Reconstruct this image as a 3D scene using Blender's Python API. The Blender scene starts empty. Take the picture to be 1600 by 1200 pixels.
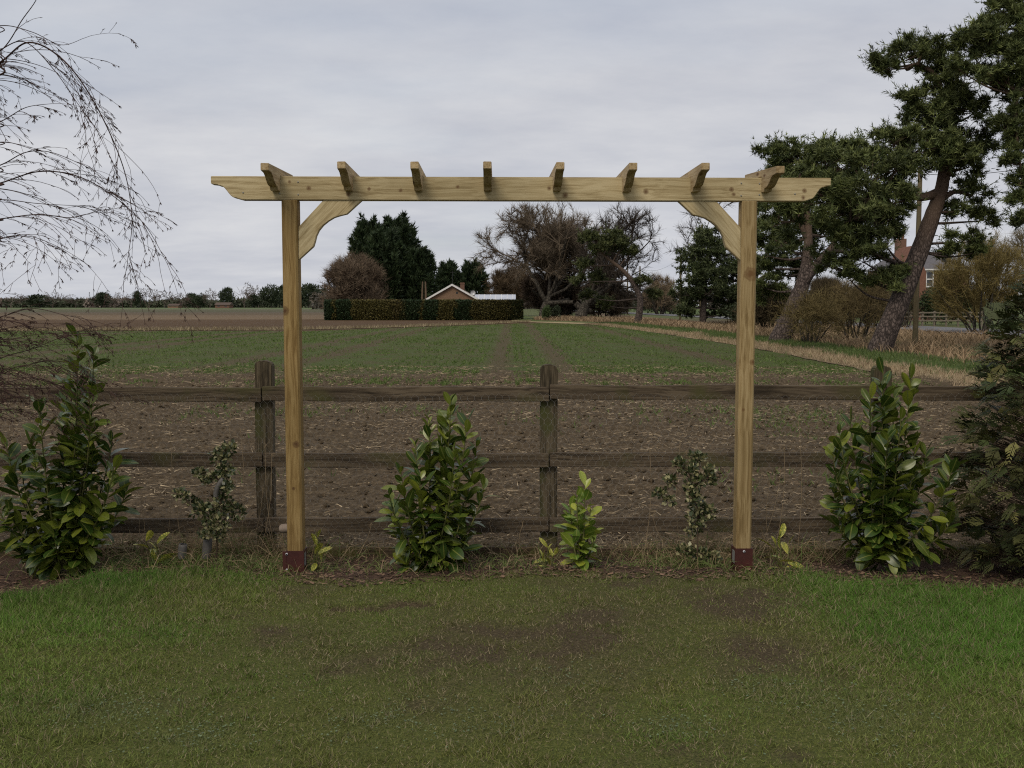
import bpy, math, random
import numpy as np
from mathutils import Vector, Matrix

# ------------------------------------------------------------------ camera, sky, sun, exposure
scene = bpy.context.scene
H = 1.545                       # eye height
PITCH = math.radians(4.4)
F = 1600.0                      # focal length in pixels of the 1600 px wide frame
cam_data = bpy.data.cameras.new('camera')
cam_data.sensor_width = 36.0
cam_data.lens = 36.0
cam_data.clip_start = 0.05
cam_data.clip_end = 6000.0
cam = bpy.data.objects.new('camera', cam_data)
scene.collection.objects.link(cam)
cam.location = (0, 0, H)
cam.rotation_euler = (math.pi / 2 - PITCH, 0, 0)
scene.camera = cam

SUN_EL, SUN_AZ = math.radians(48), math.radians(205)   # sun high behind the camera, a little to the left
world = bpy.data.worlds.new('World')
scene.world = world
world.use_nodes = True
wn, wl = world.node_tree.nodes, world.node_tree.links
wn.clear()
w_out = wn.new('ShaderNodeOutputWorld')
w_bg = wn.new('ShaderNodeBackground')
w_bg.inputs['Strength'].default_value = 0.1
w_sky = wn.new('ShaderNodeTexSky')
w_sky.sky_type = 'NISHITA'
w_sky.sun_disc = False
w_sky.sun_elevation = SUN_EL
w_sky.sun_rotation = SUN_AZ
w_sky.air_density = 1.0
w_sky.dust_density = 2.0
w_geo = wn.new('ShaderNodeTexCoord')
w_sep = wn.new('ShaderNodeSeparateXYZ')
wl.new(w_geo.outputs['Generated'], w_sep.inputs[0])
w_zab = wn.new('ShaderNodeMath'); w_zab.operation = 'ABSOLUTE'
wl.new(w_sep.outputs['Z'], w_zab.inputs[0])
w_za = wn.new('ShaderNodeMath'); w_za.operation = 'ADD'; w_za.inputs[1].default_value = 0.16
wl.new(w_zab.outputs[0], w_za.inputs[0])
w_div = wn.new('ShaderNodeVectorMath'); w_div.operation = 'DIVIDE'
wl.new(w_geo.outputs['Generated'], w_div.inputs[0])
w_cmb = wn.new('ShaderNodeCombineXYZ')
for k in range(3):
    wl.new(w_za.outputs[0], w_cmb.inputs[k])
wl.new(w_cmb.outputs[0], w_div.inputs[1])
w_map = wn.new('ShaderNodeMapping')
w_map.inputs['Scale'].default_value = (0.75, 1.0, 0.0)
w_map.inputs['Location'].default_value = (3.1, 0.4, 0)
w_map.inputs['Rotation'].default_value = (0, 0, -0.35)
wl.new(w_div.outputs[0], w_map.inputs[0])
w_n1 = wn.new('ShaderNodeTexNoise'); w_n1.inputs['Scale'].default_value = 1.5
w_n1.inputs['Detail'].default_value = 7; w_n1.inputs['Roughness'].default_value = 0.6
wl.new(w_map.outputs[0], w_n1.inputs['Vector'])
w_cr = wn.new('ShaderNodeValToRGB')                      # cloud brightness
w_cr.color_ramp.elements[0].position = 0.30
w_cr.color_ramp.elements[0].color = (4.15, 4.33, 4.88, 1)
w_cr.color_ramp.elements[1].position = 0.72
w_cr.color_ramp.elements[1].color = (5.8, 5.85, 6.05, 1)
wl.new(w_n1.outputs['Fac'], w_cr.inputs[0])
w_n2 = wn.new('ShaderNodeTexNoise'); w_n2.inputs['Scale'].default_value = 0.55
w_n2.inputs['Detail'].default_value = 5
w_map2 = wn.new('ShaderNodeMapping')
w_map2.inputs['Scale'].default_value = (0.6, 1.0, 0.0)
w_map2.inputs['Location'].default_value = (7.7, 2.2, 0)
wl.new(w_div.outputs[0], w_map2.inputs[0])
wl.new(w_map2.outputs[0], w_n2.inputs['Vector'])
w_cov = wn.new('ShaderNodeMapRange')                     # cloud cover: nearly whole, thin in places
w_cov.inputs[1].default_value = 0.30; w_cov.inputs[2].default_value = 0.46
w_cov.inputs[3].default_value = 0.72; w_cov.inputs[4].default_value = 1.0
wl.new(w_n2.outputs['Fac'], w_cov.inputs[0])
w_mix = wn.new('ShaderNodeMix'); w_mix.data_type = 'RGBA'
wl.new(w_cov.outputs[0], w_mix.inputs[0])
wl.new(w_sky.outputs[0], w_mix.inputs[6])
wl.new(w_cr.outputs[0], w_mix.inputs[7])
wl.new(w_mix.outputs[2], w_bg.inputs['Color'])
wl.new(w_bg.outputs[0], w_out.inputs[0])

sun_data = bpy.data.lights.new('sun', 'SUN')
sun_data.energy = 1.45
sun_data.angle = math.radians(24)
sun_data.color = (1.0, 0.91, 0.78)
sun = bpy.data.objects.new('sun', sun_data)
scene.collection.objects.link(sun)
sd = Vector((math.sin(SUN_AZ) * math.cos(SUN_EL), math.cos(SUN_AZ) * math.cos(SUN_EL), math.sin(SUN_EL)))
sun.rotation_euler = sd.to_track_quat('Z', 'Y').to_euler()

scene.view_settings.view_transform = 'Standard'
scene.view_settings.look = 'None'
scene.view_settings.exposure = 0.26
scene.view_settings.gamma = 1.0
scene.view_settings.use_curve_mapping = False
scene.cycles.max_bounces = 4
scene.cycles.diffuse_bounces = 2
scene.cycles.glossy_bounces = 2
scene.cycles.transmission_bounces = 2
scene.cycles.use_denoising = False
scene.cycles.filter_width = 1.15

# ------------------------------------------------------------------ helpers
COL = scene.collection
RND = np.random.default_rng(7)
PYR = random.Random(11)
CP, SP = math.cos(PITCH), math.sin(PITCH)


def ray(px, py):
    xc, yc = (px - 800) / F, (600 - py) / F
    return (xc, CP + yc * SP, -SP + yc * CP)


def G(px, py, z=-0.1):
    """where the sight line through a photo pixel meets the level z"""
    d = ray(px, py)
    t = (z - H) / d[2]
    return Vector((d[0] * t, d[1] * t, z))


def P(px, py, Y):
    """the point at distance Y on the sight line through a photo pixel"""
    d = ray(px, py)
    t = Y / d[1]
    return Vector((d[0] * t, Y, H + d[2] * t))


def _hash(ix, iy, s):
    h = (ix.astype(np.int64) * 374761393 + iy.astype(np.int64) * 668265263 + s * 982451653) & 0xffffffff
    h = ((h ^ (h >> 13)) * 1274126177) & 0xffffffff
    return ((h ^ (h >> 16)) & 0xffff) / 65535.0


def vnoise(x, y, s=0):
    ix, iy = np.floor(x), np.floor(y)
    fx, fy = x - ix, y - iy
    fx, fy = fx * fx * (3 - 2 * fx), fy * fy * (3 - 2 * fy)
    a, b = _hash(ix, iy, s), _hash(ix + 1, iy, s)
    c, d = _hash(ix, iy + 1, s), _hash(ix + 1, iy + 1, s)
    return (a * (1 - fx) + b * fx) * (1 - fy) + (c * (1 - fx) + d * fx) * fy


def fbm(x, y, s=0, o=4):
    v, a, t = 0, 0.5, 0
    for k in range(o):
        v = v + a * vnoise(x * 2 ** k, y * 2 ** k, s + k * 17)
        t += a
        a *= 0.5
    return v / t


def mesh_np(name, V, Fc, mat=None, col=None, smooth=False, mats=None, mi=None):
    """V (n,3), Fc (m,k) -> mesh data"""
    me = bpy.data.meshes.new(name)
    V = np.ascontiguousarray(V, dtype=np.float32)
    Fc = np.ascontiguousarray(Fc, dtype=np.int32)
    m, k = Fc.shape
    me.vertices.add(len(V)); me.vertices.foreach_set('co', V.ravel())
    me.loops.add(m * k); me.loops.foreach_set('vertex_index', Fc.ravel())
    me.polygons.add(m)
    me.polygons.foreach_set('loop_start', np.arange(0, m * k, k, dtype=np.int32))
    me.polygons.foreach_set('loop_total', np.full(m, k, dtype=np.int32))
    if smooth:
        me.polygons.foreach_set('use_smooth', np.ones(m, dtype=bool))
    if col is not None:
        c = np.ones((len(V), 4), dtype=np.float32)
        c[:, :col.shape[1]] = col
        at = me.attributes.new('Col', 'FLOAT_COLOR', 'POINT')
        at.data.foreach_set('color', c.ravel())
    if mat is not None:
        me.materials.append(mat)
    if mats:
        for q in mats:
            me.materials.append(q)
        me.polygons.foreach_set('material_index', mi.astype(np.int32))
    me.update(calc_edges=True)
    return me


def obj(name, me, parent=None, loc=None, kind=None):
    o = bpy.data.objects.new(name, me)
    COL.objects.link(o)
    if loc is not None:
        o.location = loc
    if parent is not None:
        o.parent = parent
    if kind:
        o['kind'] = kind
    return o


def tag(o, label, cat, group=None, kind=None):
    o['label'] = label
    o['category'] = cat
    if group:
        o['group'] = group
    if kind:
        o['kind'] = kind
    return o


def thing(name, label, cat, loc=(0, 0, 0), group=None, rz=0.0):
    o = bpy.data.objects.new(name, None)
    o.empty_display_size = 0.1
    COL.objects.link(o)
    o.location = loc
    o.rotation_euler = (0, 0, rz)
    return tag(o, label, cat, group)


class MB:
    """collects polygons of any size (small hand-made meshes)"""
    def __init__(s):
        s.v, s.f = [], []

    def box(s, x0, x1, y0, y1, z0, z1):
        b = len(s.v)
        s.v += [(x, y, z) for x in (x0, x1) for y in (y0, y1) for z in (z0, z1)]
        s.f += [tuple(b + i for i in q) for q in
                ((0, 1, 3, 2), (4, 6, 7, 5), (0, 4, 5, 1), (2, 3, 7, 6), (0, 2, 6, 4), (1, 5, 7, 3))]
        return s

    def prism(s, prof, axis, a0, a1):
        """extrude a 2-D outline along axis ('x','y','z')"""
        b, n = len(s.v), len(prof)
        for a in (a0, a1):
            for (u, w) in prof:
                s.v.append({'x': (a, u, w), 'y': (u, a, w), 'z': (u, w, a)}[axis])
        s.f.append(tuple(b + i for i in range(n)))
        s.f.append(tuple(b + n + i for i in reversed(range(n))))
        for i in range(n):
            j = (i + 1) % n
            s.f.append((b + i, b + n + i, b + n + j, b + j))
        return s

    def build(s, name, mat, parent=None, loc=None, bevel=0.0, seg=2, smooth=False, kind=None):
        me = bpy.data.meshes.new(name)
        me.from_pydata(s.v, [], s.f)
        import bmesh
        bm = bmesh.new(); bm.from_mesh(me)
        bmesh.ops.recalc_face_normals(bm, faces=bm.faces)
        if bevel:
            es = [e for e in bm.edges if len(e.link_faces) == 2 and e.calc_face_angle(0) > 0.6]
            bmesh.ops.bevel(bm, geom=es, offset=bevel, segments=seg, affect='EDGES', clamp_overlap=True)
        bm.to_mesh(me); bm.free()
        if smooth:
            me.polygons.foreach_set('use_smooth', np.ones(len(me.polygons), dtype=bool))
        me.materials.append(mat)
        return obj(name, me, parent, loc, kind)


def tubes(S, sides=3):
    """S (n,8): p0 p1 r0 r1 -> V,F (triangles)"""
    S = np.asarray(S, dtype=np.float64)
    n = len(S)
    p0, p1, r0, r1 = S[:, 0:3], S[:, 3:6], S[:, 6], S[:, 7]
    d = p1 - p0
    d /= np.maximum(np.linalg.norm(d, axis=1, keepdims=True), 1e-9)
    ref = np.where(np.abs(d[:, 2:3]) > 0.9, np.array([[1.0, 0, 0]]), np.array([[0, 0, 1.0]]))
    u = np.cross(d, ref); u /= np.maximum(np.linalg.norm(u, axis=1, keepdims=True), 1e-9)
    w = np.cross(d, u)
    V = np.zeros((n, 2 * sides, 3))
    for k in range(sides):
        a = 2 * math.pi * k / sides
        o = u * math.cos(a) + w * math.sin(a)
        V[:, k] = p0 + o * r0[:, None]
        V[:, sides + k] = p1 + o * r1[:, None]
    fs = []
    for k in range(sides):
        j = (k + 1) % sides
        fs += [(k, j, sides + j), (k, sides + j, sides + k)]
    base = (np.arange(n) * 2 * sides)[:, None, None]
    Fc = np.array(fs)[None] + base
    return V.reshape(-1, 3), Fc.reshape(-1, 3)


def path_tube(pts, rads, sides=10, rough=0.0, rng=None):
    """one continuous tube along a polyline, quads"""
    pts = [Vector(p) for p in pts]
    n = len(pts)
    V, Fc = [], []
    u = None
    for i, p in enumerate(pts):
        d = (pts[min(i + 1, n - 1)] - pts[max(i - 1, 0)]).normalized()
        if u is None:
            u = d.cross(Vector((0, 1, 0.1)) if abs(d.y) < 0.9 else Vector((1, 0, 0))).normalized()
        else:
            u = (u - d * u.dot(d)).normalized()
        w = d.cross(u)
        for k in range(sides):
            a = 2 * math.pi * k / sides
            r = rads[i] * (1 + (rng.uniform(-rough, rough) if rng else 0))
            V.append(p + (u * math.cos(a) + w * math.sin(a)) * r)
    for i in range(n - 1):
        for k in range(sides):
            j = (k + 1) % sides
            Fc.append((i * sides + k, i * sides + j, (i + 1) * sides + j, (i + 1) * sides + k))
    return np.array([tuple(v) for v in V]), np.array(Fc)


def smooth_path(pts, rads, m=6):
    """Catmull-Rom resample"""
    pts = [Vector(p) for p in pts]
    out, ro = [], []
    n = len(pts)
    for i in range(n - 1):
        p0, p1, p2, p3 = pts[max(i - 1, 0)], pts[i], pts[i + 1], pts[min(i + 2, n - 1)]
        for k in range(m):
            t = k / m
            out.append(0.5 * ((2 * p1) + (p2 - p0) * t + (2 * p0 - 5 * p1 + 4 * p2 - p3) * t * t
                              + (3 * p1 - p0 - 3 * p2 + p3) * t ** 3))
            ro.append(rads[i] * (1 - t) + rads[i + 1] * t)
    out.append(pts[-1]); ro.append(rads[-1])
    return out, ro


def unit(rng, n):
    v = rng.normal(size=(n, 3))
    return v / np.linalg.norm(v, axis=1, keepdims=True)


def norm(v):
    return v / np.maximum(np.linalg.norm(v, axis=1, keepdims=True), 1e-9)


def blades(base, d, L, W, col, rng, bend=0.0):
    """flat blades: triangles (bend=0) or two-part bent blades (bend>0)"""
    n = len(base)
    d = norm(d)
    side = np.cross(d, unit(rng, n)); side = norm(side)
    L = np.broadcast_to(L, (n,))[:, None]; W = np.broadcast_to(W, (n,))[:, None]
    if not bend:
        V = np.stack([base - side * W / 2, base + side * W / 2, base + d * L], 1)
        Fc = np.arange(n * 3).reshape(n, 3)
        return V.reshape(-1, 3), Fc, np.repeat(col, 3, axis=0)
    hor = d.copy(); hor[:, 2] = 0; hor = norm(hor + 1e-4)
    mid = base + d * L * 0.55
    tip = mid + norm(d + hor * bend - np.array([[0, 0, bend * 0.6]])) * L * 0.5
    V = np.stack([base - side * W / 2, base + side * W / 2, mid + side * W * 0.4, mid - side * W * 0.4, tip], 1)
    b = (np.arange(n) * 5)[:, None]
    Fc = np.concatenate([b + np.array([[0, 1, 2]]), b + np.array([[0, 2, 3]]), b + np.array([[3, 2, 4]])], 0)
    return V.reshape(-1, 3), Fc, np.repeat(col, 5, axis=0)


class Cat:
    def __init__(s):
        s.V, s.F, s.C, s.n = [], [], [], 0

    def add(s, V, Fc, C=None):
        if len(V) == 0:
            return
        s.V.append(np.asarray(V)); s.F.append(np.asarray(Fc) + s.n)
        if C is not None:
            C = np.asarray(C, dtype=np.float64)
            s.C.append(np.broadcast_to(C, (len(V), 3)) if C.ndim == 1 else C)
        s.n += len(V)

    def mesh(s, name, mat, smooth=False):
        return mesh_np(name, np.concatenate(s.V), np.concatenate(s.F), mat,
                       np.concatenate(s.C) if s.C else None, smooth)


def mixcol(rng, n, a, b, jitter=0.15):
    t = rng.random((n, 1))
    c = np.array(a)[None] * (1 - t) + np.array(b)[None] * t
    return c * (1 + rng.uniform(-jitter, jitter, (n, 1)))


# ------------------------------------------------------------------ materials
def new_mat(name, rough=0.8, spec=0.3):
    m = bpy.data.materials.new(name)
    m.use_nodes = True
    b = m.node_tree.nodes['Principled BSDF']
    b.inputs['Roughness'].default_value = rough
    b.inputs['Specular IOR Level'].default_value = spec
    return m, m.node_tree.nodes, m.node_tree.links, b


def N(nodes, typ, **kw):
    n = nodes.new('ShaderNode' + typ)
    for k, v in kw.items():
        n.inputs[k].default_value = v
    return n


def ramp(nodes, stops):
    r = nodes.new('ShaderNodeValToRGB')
    e = r.color_ramp.elements
    e[0].position, e[0].color = stops[0][0], (*stops[0][1], 1)
    e[1].position, e[1].color = stops[-1][0], (*stops[-1][1], 1)
    for p, c in stops[1:-1]:
        q = e.new(p); q.color = (*c, 1)
    return r


def m_attr(name, rough=0.7, spec=0.25, noise=0.0, nscale=8.0, trans=0.0):
    m, nd, lk, b = new_mat(name, rough, spec)
    a = nd.new('ShaderNodeAttribute'); a.attribute_name = 'Col'
    src = a.outputs['Color']
    if noise:
        tc = nd.new('ShaderNodeTexCoord')
        n = N(nd, 'TexNoise', Scale=nscale, Detail=3.0)
        lk.new(tc.outputs['Object'], n.inputs['Vector'])
        mr = N(nd, 'MapRange'); mr.inputs[1].default_value = 0.3; mr.inputs[2].default_value = 0.7
        mr.inputs[3].default_value = 1 - noise; mr.inputs[4].default_value = 1 + noise
        lk.new(n.outputs['Fac'], mr.inputs[0])
        vm = nd.new('ShaderNodeVectorMath'); vm.operation = 'SCALE'
        lk.new(src, vm.inputs[0]); lk.new(mr.outputs[0], vm.inputs['Scale'])
        src = vm.outputs[0]
    lk.new(src, b.inputs['Base Color'])
    if trans:
        t = nd.new('ShaderNodeBsdfTranslucent')
        lk.new(src, t.inputs['Color'])
        mx = nd.new('ShaderNodeMixShader'); mx.inputs[0].default_value = trans
        lk.new(b.outputs[0], mx.inputs[1]); lk.new(t.outputs[0], mx.inputs[2])
        lk.new(mx.outputs[0], nd['Material Output'].inputs[0])
    return m


def m_noise(name, stops, scale=4.0, rough=0.85, spec=0.2, detail=6.0, stretch=(1, 1, 1), bump=0.0, bscale=None,
            coord='Object', dist=0.0):
    m, nd, lk, b = new_mat(name, rough, spec)
    tc = nd.new('ShaderNodeTexCoord')
    mp = nd.new('ShaderNodeMapping'); mp.inputs['Scale'].default_value = stretch
    lk.new(tc.outputs[coord], mp.inputs[0])
    n = N(nd, 'TexNoise', Scale=scale, Detail=detail, Roughness=0.6)
    n.inputs['Distortion'].default_value = dist
    lk.new(mp.outputs[0], n.inputs['Vector'])
    r = ramp(nd, stops)
    lk.new(n.outputs['Fac'], r.inputs[0])
    lk.new(r.outputs[0], b.inputs['Base Color'])
    if bump:
        n2 = N(nd, 'TexNoise', Scale=bscale or scale * 3, Detail=5.0)
        lk.new(mp.outputs[0], n2.inputs['Vector'])
        bp = N(nd, 'Bump', Strength=bump, Distance=0.02)
        lk.new(n2.outputs['Fac'], bp.inputs['Height'])
        lk.new(bp.outputs[0], b.inputs['Normal'])
    return m


def m_timber(name, axis, dark, mid, light, knot, rough=0.75, stain=None, knots=True, knots_at=()):
    """sawn softwood: grain lines along one local axis, a few knots, blotchy treatment stain"""
    m, nd, lk, b = new_mat(name, rough, 0.25)
    tc = nd.new('ShaderNodeTexCoord')
    oi = nd.new('ShaderNodeObjectInfo')
    off = nd.new('ShaderNodeVectorMath'); off.operation = 'SCALE'; off.inputs['Scale'].default_value = 17.0
    cx = nd.new('ShaderNodeCombineXYZ')
    for k in range(3):
        lk.new(oi.outputs['Random'], cx.inputs[k])
    lk.new(cx.outputs[0], off.inputs[0])
    ad = nd.new('ShaderNodeVectorMath'); ad.operation = 'ADD'
    lk.new(tc.outputs['Object'], ad.inputs[0]); lk.new(off.outputs[0], ad.inputs[1])
    sc = [1.0, 1.0, 1.0]; sc['xyz'.index(axis)] = 0.045
    mp = nd.new('ShaderNodeMapping'); mp.inputs['Scale'].default_value = sc
    lk.new(ad.outputs[0], mp.inputs[0])
    # long, slightly wavy grain
    n0 = N(nd, 'TexNoise', Scale=2.2, Detail=2.0)
    lk.new(ad.outputs[0], n0.inputs['Vector'])
    wv = nd.new('ShaderNodeVectorMath'); wv.operation = 'SCALE'; wv.inputs['Scale'].default_value = 0.05
    lk.new(n0.outputs['Color'], wv.inputs[0])
    ad2 = nd.new('ShaderNodeVectorMath'); ad2.operation = 'ADD'
    lk.new(mp.outputs[0], ad2.inputs[0]); lk.new(wv.outputs[0], ad2.inputs[1])
    g = N(nd, 'TexNoise', Scale=150.0, Detail=4.0, Roughness=0.65)
    lk.new(ad2.outputs[0], g.inputs['Vector'])
    g2 = N(nd, 'TexNoise', Scale=62.0, Detail=2.0)
    lk.new(ad2.outputs[0], g2.inputs['Vector'])
    mix0 = nd.new('ShaderNodeMath'); mix0.operation = 'MULTIPLY_ADD'; mix0.inputs[1].default_value = 0.5
    h0 = nd.new('ShaderNodeMath'); h0.operation = 'MULTIPLY'; h0.inputs[1].default_value = 0.5
    lk.new(g2.outputs['Fac'], h0.inputs[0])
    lk.new(g.outputs['Fac'], mix0.inputs[0]); lk.new(h0.outputs[0], mix0.inputs[2])
    r = ramp(nd, [(0.38, dark), (0.48, mid), (0.58, light)])
    lk.new(mix0.outputs[0], r.inputs[0])
    col = r.outputs[0]
    # blotches
    bl = N(nd, 'TexNoise', Scale=3.0, Detail=3.0)
    sc2 = [1.0, 1.0, 1.0]; sc2['xyz'.index(axis)] = 0.35
    mp2 = nd.new('ShaderNodeMapping'); mp2.inputs['Scale'].default_value = sc2
    lk.new(ad.outputs[0], mp2.inputs[0]); lk.new(mp2.outputs[0], bl.inputs['Vector'])
    br = ramp(nd, [(0.35, (0.80, 0.79, 0.74)), (0.65, (1.12, 1.12, 1.10))])
    lk.new(bl.outputs['Fac'], br.inputs[0])
    mu = nd.new('ShaderNodeMix'); mu.data_type = 'RGBA'; mu.blend_type = 'MULTIPLY'; mu.inputs[0].default_value = 1.0
    lk.new(col, mu.inputs[6]); lk.new(br.outputs[0], mu.inputs[7])
    col = mu.outputs[2]
    if knots:
        sk = [9.0, 9.0, 9.0]; sk['xyz'.index(axis)] = 3.6
        mk = nd.new('ShaderNodeMapping'); mk.inputs['Scale'].default_value = sk
        lk.new(ad.outputs[0], mk.inputs[0])
        vo = N(nd, 'TexVoronoi', Scale=1.0); vo.feature = 'F1'
        lk.new(mk.outputs[0], vo.inputs['Vector'])
        kr = ramp(nd, [(0.06, (1, 1, 1)), (0.13, (0, 0, 0))])
        lk.new(vo.outputs['Distance'], kr.inputs[0])
        km = nd.new('ShaderNodeMix'); km.data_type = 'RGBA'
        km.inputs[7].default_value = (*knot, 1)
        lk.new(kr.outputs[0], km.inputs[0]); lk.new(col, km.inputs[6])
        col = km.outputs[2]
    for (kx, ky, kz, kr_) in knots_at:
        dv = nd.new('ShaderNodeVectorMath'); dv.operation = 'DISTANCE'
        wob = nd.new('ShaderNodeVectorMath'); wob.operation = 'ADD'
        wn_ = N(nd, 'TexNoise', Scale=40.0, Detail=2.0); lk.new(tc.outputs['Object'], wn_.inputs['Vector'])
        ws = nd.new('ShaderNodeVectorMath'); ws.operation = 'SCALE'; ws.inputs['Scale'].default_value = kr_ * 0.9
        lk.new(wn_.outputs['Color'], ws.inputs[0])
        lk.new(tc.outputs['Object'], wob.inputs[0]); lk.new(ws.outputs[0], wob.inputs[1])
        lk.new(wob.outputs[0], dv.inputs[0]); dv.inputs[1].default_value = (kx + kr_ * 0.45, ky + kr_ * 0.45, kz + kr_ * 0.45)
        kq = ramp(nd, [(kr_ * 0.35, (1, 1, 1)), (kr_ * 0.8, (0.55, 0.55, 0.55)), (kr_ * 1.0, (0.75, 0.75, 0.75)), (kr_ * 1.35, (0, 0, 0))])
        lk.new(dv.outputs['Value'], kq.inputs[0])
        kk = nd.new('ShaderNodeMix'); kk.data_type = 'RGBA'; kk.inputs[7].default_value = (*knot, 1)
        lk.new(kq.outputs[0], kk.inputs[0]); lk.new(col, kk.inputs[6]); col = kk.outputs[2]
    if stain:
        ns = N(nd, 'TexNoise', Scale=stain[1], Detail=5.0)
        lk.new(ad.outputs[0], ns.inputs['Vector'])
        sr = ramp(nd, [(stain[2], (0, 0, 0)), (stain[2] + 0.14, (1, 1, 1))])
        lk.new(ns.outputs['Fac'], sr.inputs[0])
        sm = nd.new('ShaderNodeMix'); sm.data_type = 'RGBA'; sm.inputs[7].default_value = (*stain[0], 1)
        lk.new(sr.outputs[0], sm.inputs[0]); lk.new(col, sm.inputs[6])
        col = sm.outputs[2]
    lk.new(col, b.inputs['Base Color'])
    bp = N(nd, 'Bump', Strength=0.35, Distance=0.004)
    lk.new(mix0.outputs[0], bp.inputs['Height']); lk.new(bp.outputs[0], b.inputs['Normal'])
    return m


M = {}
BEAM = ((0.30, 0.225, 0.115), (0.43, 0.34, 0.19), (0.52, 0.425, 0.255), (0.15, 0.085, 0.04))
M['beam_x'] = m_timber('new_timber_long', 'x', *BEAM)
M['beam_y'] = m_timber('new_timber_rafter', 'y', (0.28, 0.19, 0.095), (0.41, 0.30, 0.165), (0.50, 0.385, 0.23), (0.15, 0.08, 0.035))
M['brace'] = m_timber('new_timber_brace', 'x', *BEAM)
M['post_z'] = m_timber('new_timber_post', 'z', (0.18, 0.112, 0.038), (0.265, 0.175, 0.066), (0.335, 0.235, 0.10), (0.09, 0.045, 0.018))
M['rail'] = m_timber('weathered_rail', 'x', (0.034, 0.025, 0.016), (0.074, 0.054, 0.035), (0.125, 0.095, 0.063), (0.03, 0.02, 0.012),
                     rough=0.9, stain=((0.070, 0.064, 0.024), 3.0, 0.54))
M['fpost'] = m_timber('weathered_post', 'z', (0.028, 0.022, 0.014), (0.066, 0.051, 0.031), (0.115, 0.09, 0.058), (0.03, 0.02, 0.012),
                      rough=0.92, stain=((0.062, 0.064, 0.020), 4.0, 0.50))
M['gboard'] = m_timber('gravel_board', 'x', (0.03, 0.02, 0.012), (0.06, 0.042, 0.026), (0.10, 0.07, 0.045), (0.02, 0.015, 0.01),
                       rough=0.92, stain=((0.09, 0.088, 0.02), 5.0, 0.50))
M['shoe'] = m_noise('brown_painted_steel', [(0.3, (0.042, 0.010, 0.008)), (0.7, (0.068, 0.017, 0.012))], 12, 0.45, 0.5)
M['bolt'] = m_noise('galvanised_steel', [(0.3, (0.42, 0.42, 0.44)), (0.7, (0.6, 0.6, 0.62))], 40, 0.35, 0.6)
M['wire'] = m_noise('galvanised_wire', [(0.3, (0.20, 0.19, 0.17)), (0.7, (0.34, 0.33, 0.30))], 30, 0.5, 0.5)
M['sticker'] = m_noise('paper_label', [(0.3, (0.16, 0.155, 0.14)), (0.7, (0.27, 0.265, 0.25))], 60, 0.6, 0.2)
M['grass'] = m_attr('grass_blade', 0.65, 0.25, trans=0.25)
M['straw'] = m_attr('dry_straw', 0.8, 0.2)
M['leafmix'] = m_attr('small_leaf', 0.42, 0.45, trans=0.12)
M['needle'] = m_attr('needle_foliage', 0.6, 0.25)
M['twig'] = m_attr('bare_twig', 0.85, 0.15)
M['bark_pine'] = None
M['ground'] = None


def m_bark(name, dark, light, scale, upper=None, zsplit=None):
    m, nd, lk, b = new_mat(name, 0.9, 0.15)
    tc = nd.new('ShaderNodeTexCoord')
    mp = nd.new('ShaderNodeMapping'); mp.inputs['Scale'].default_value = (1, 1, 0.45)
    lk.new(tc.outputs['Object'], mp.inputs[0])
    n = N(nd, 'TexNoise', Scale=scale * 0.8, Detail=4.0)
    lk.new(mp.outputs[0], n.inputs['Vector'])
    mv = nd.new('ShaderNodeMix'); mv.data_type = 'RGBA'; mv.inputs[0].default_value = 0.12
    lk.new(mp.outputs[0], mv.inputs[6]); lk.new(n.outputs['Color'], mv.inputs[7])
    vo = N(nd, 'TexVoronoi', Scale=scale); vo.feature = 'DISTANCE_TO_EDGE'
    lk.new(mv.outputs[2], vo.inputs['Vector'])
    r = ramp(nd, [(0.02, dark), (0.13, tuple(0.5 * (a + c) for a, c in zip(dark, light))), (0.35, light)])
    lk.new(vo.outputs['Distance'], r.inputs[0])
    mu = nd.new('ShaderNodeMix'); mu.data_type = 'RGBA'; mu.blend_type = 'MULTIPLY'; mu.inputs[0].default_value = 0.7
    rr = ramp(nd, [(0.3, (0.55, 0.55, 0.55)), (0.7, (1.2, 1.2, 1.2))])
    lk.new(n.outputs['Fac'], rr.inputs[0])
    lk.new(r.outputs[0], mu.inputs[6]); lk.new(rr.outputs[0], mu.inputs[7])
    col = mu.outputs[2]
    if upper:                                            # Scots pine: orange bark higher up
        sp = nd.new('ShaderNodeSeparateXYZ'); lk.new(tc.outputs['Object'], sp.inputs[0])
        mr = N(nd, 'MapRange'); mr.inputs[1].default_value = zsplit[0]; mr.inputs[2].default_value = zsplit[1]
        lk.new(sp.outputs['Z'], mr.inputs[0])
        mx = nd.new('ShaderNodeMix'); mx.data_type = 'RGBA'; mx.inputs[7].default_value = (*upper, 1)
        lk.new(mr.outputs[0], mx.inputs[0]); lk.new(col, mx.inputs[6]); col = mx.outputs[2]
    lk.new(col, b.inputs['Base Color'])
    bp = N(nd, 'Bump', Strength=0.9, Distance=0.05)
    lk.new(vo.outputs['Distance'], bp.inputs['Height']); lk.new(bp.outputs[0], b.inputs['Normal'])
    return m


M['bark_pine'] = m_bark('pine_bark', (0.03, 0.023, 0.02), (0.15, 0.115, 0.098), 13.0, (0.115, 0.078, 0.055), (3.2, 5.2))
M['bark_grey'] = m_bark('grey_bark', (0.03, 0.026, 0.02), (0.11, 0.095, 0.075), 6.0)
M['bark_birch'] = m_bark('birch_bark', (0.05, 0.035, 0.03), (0.30, 0.27, 0.25), 9.0)


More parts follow.
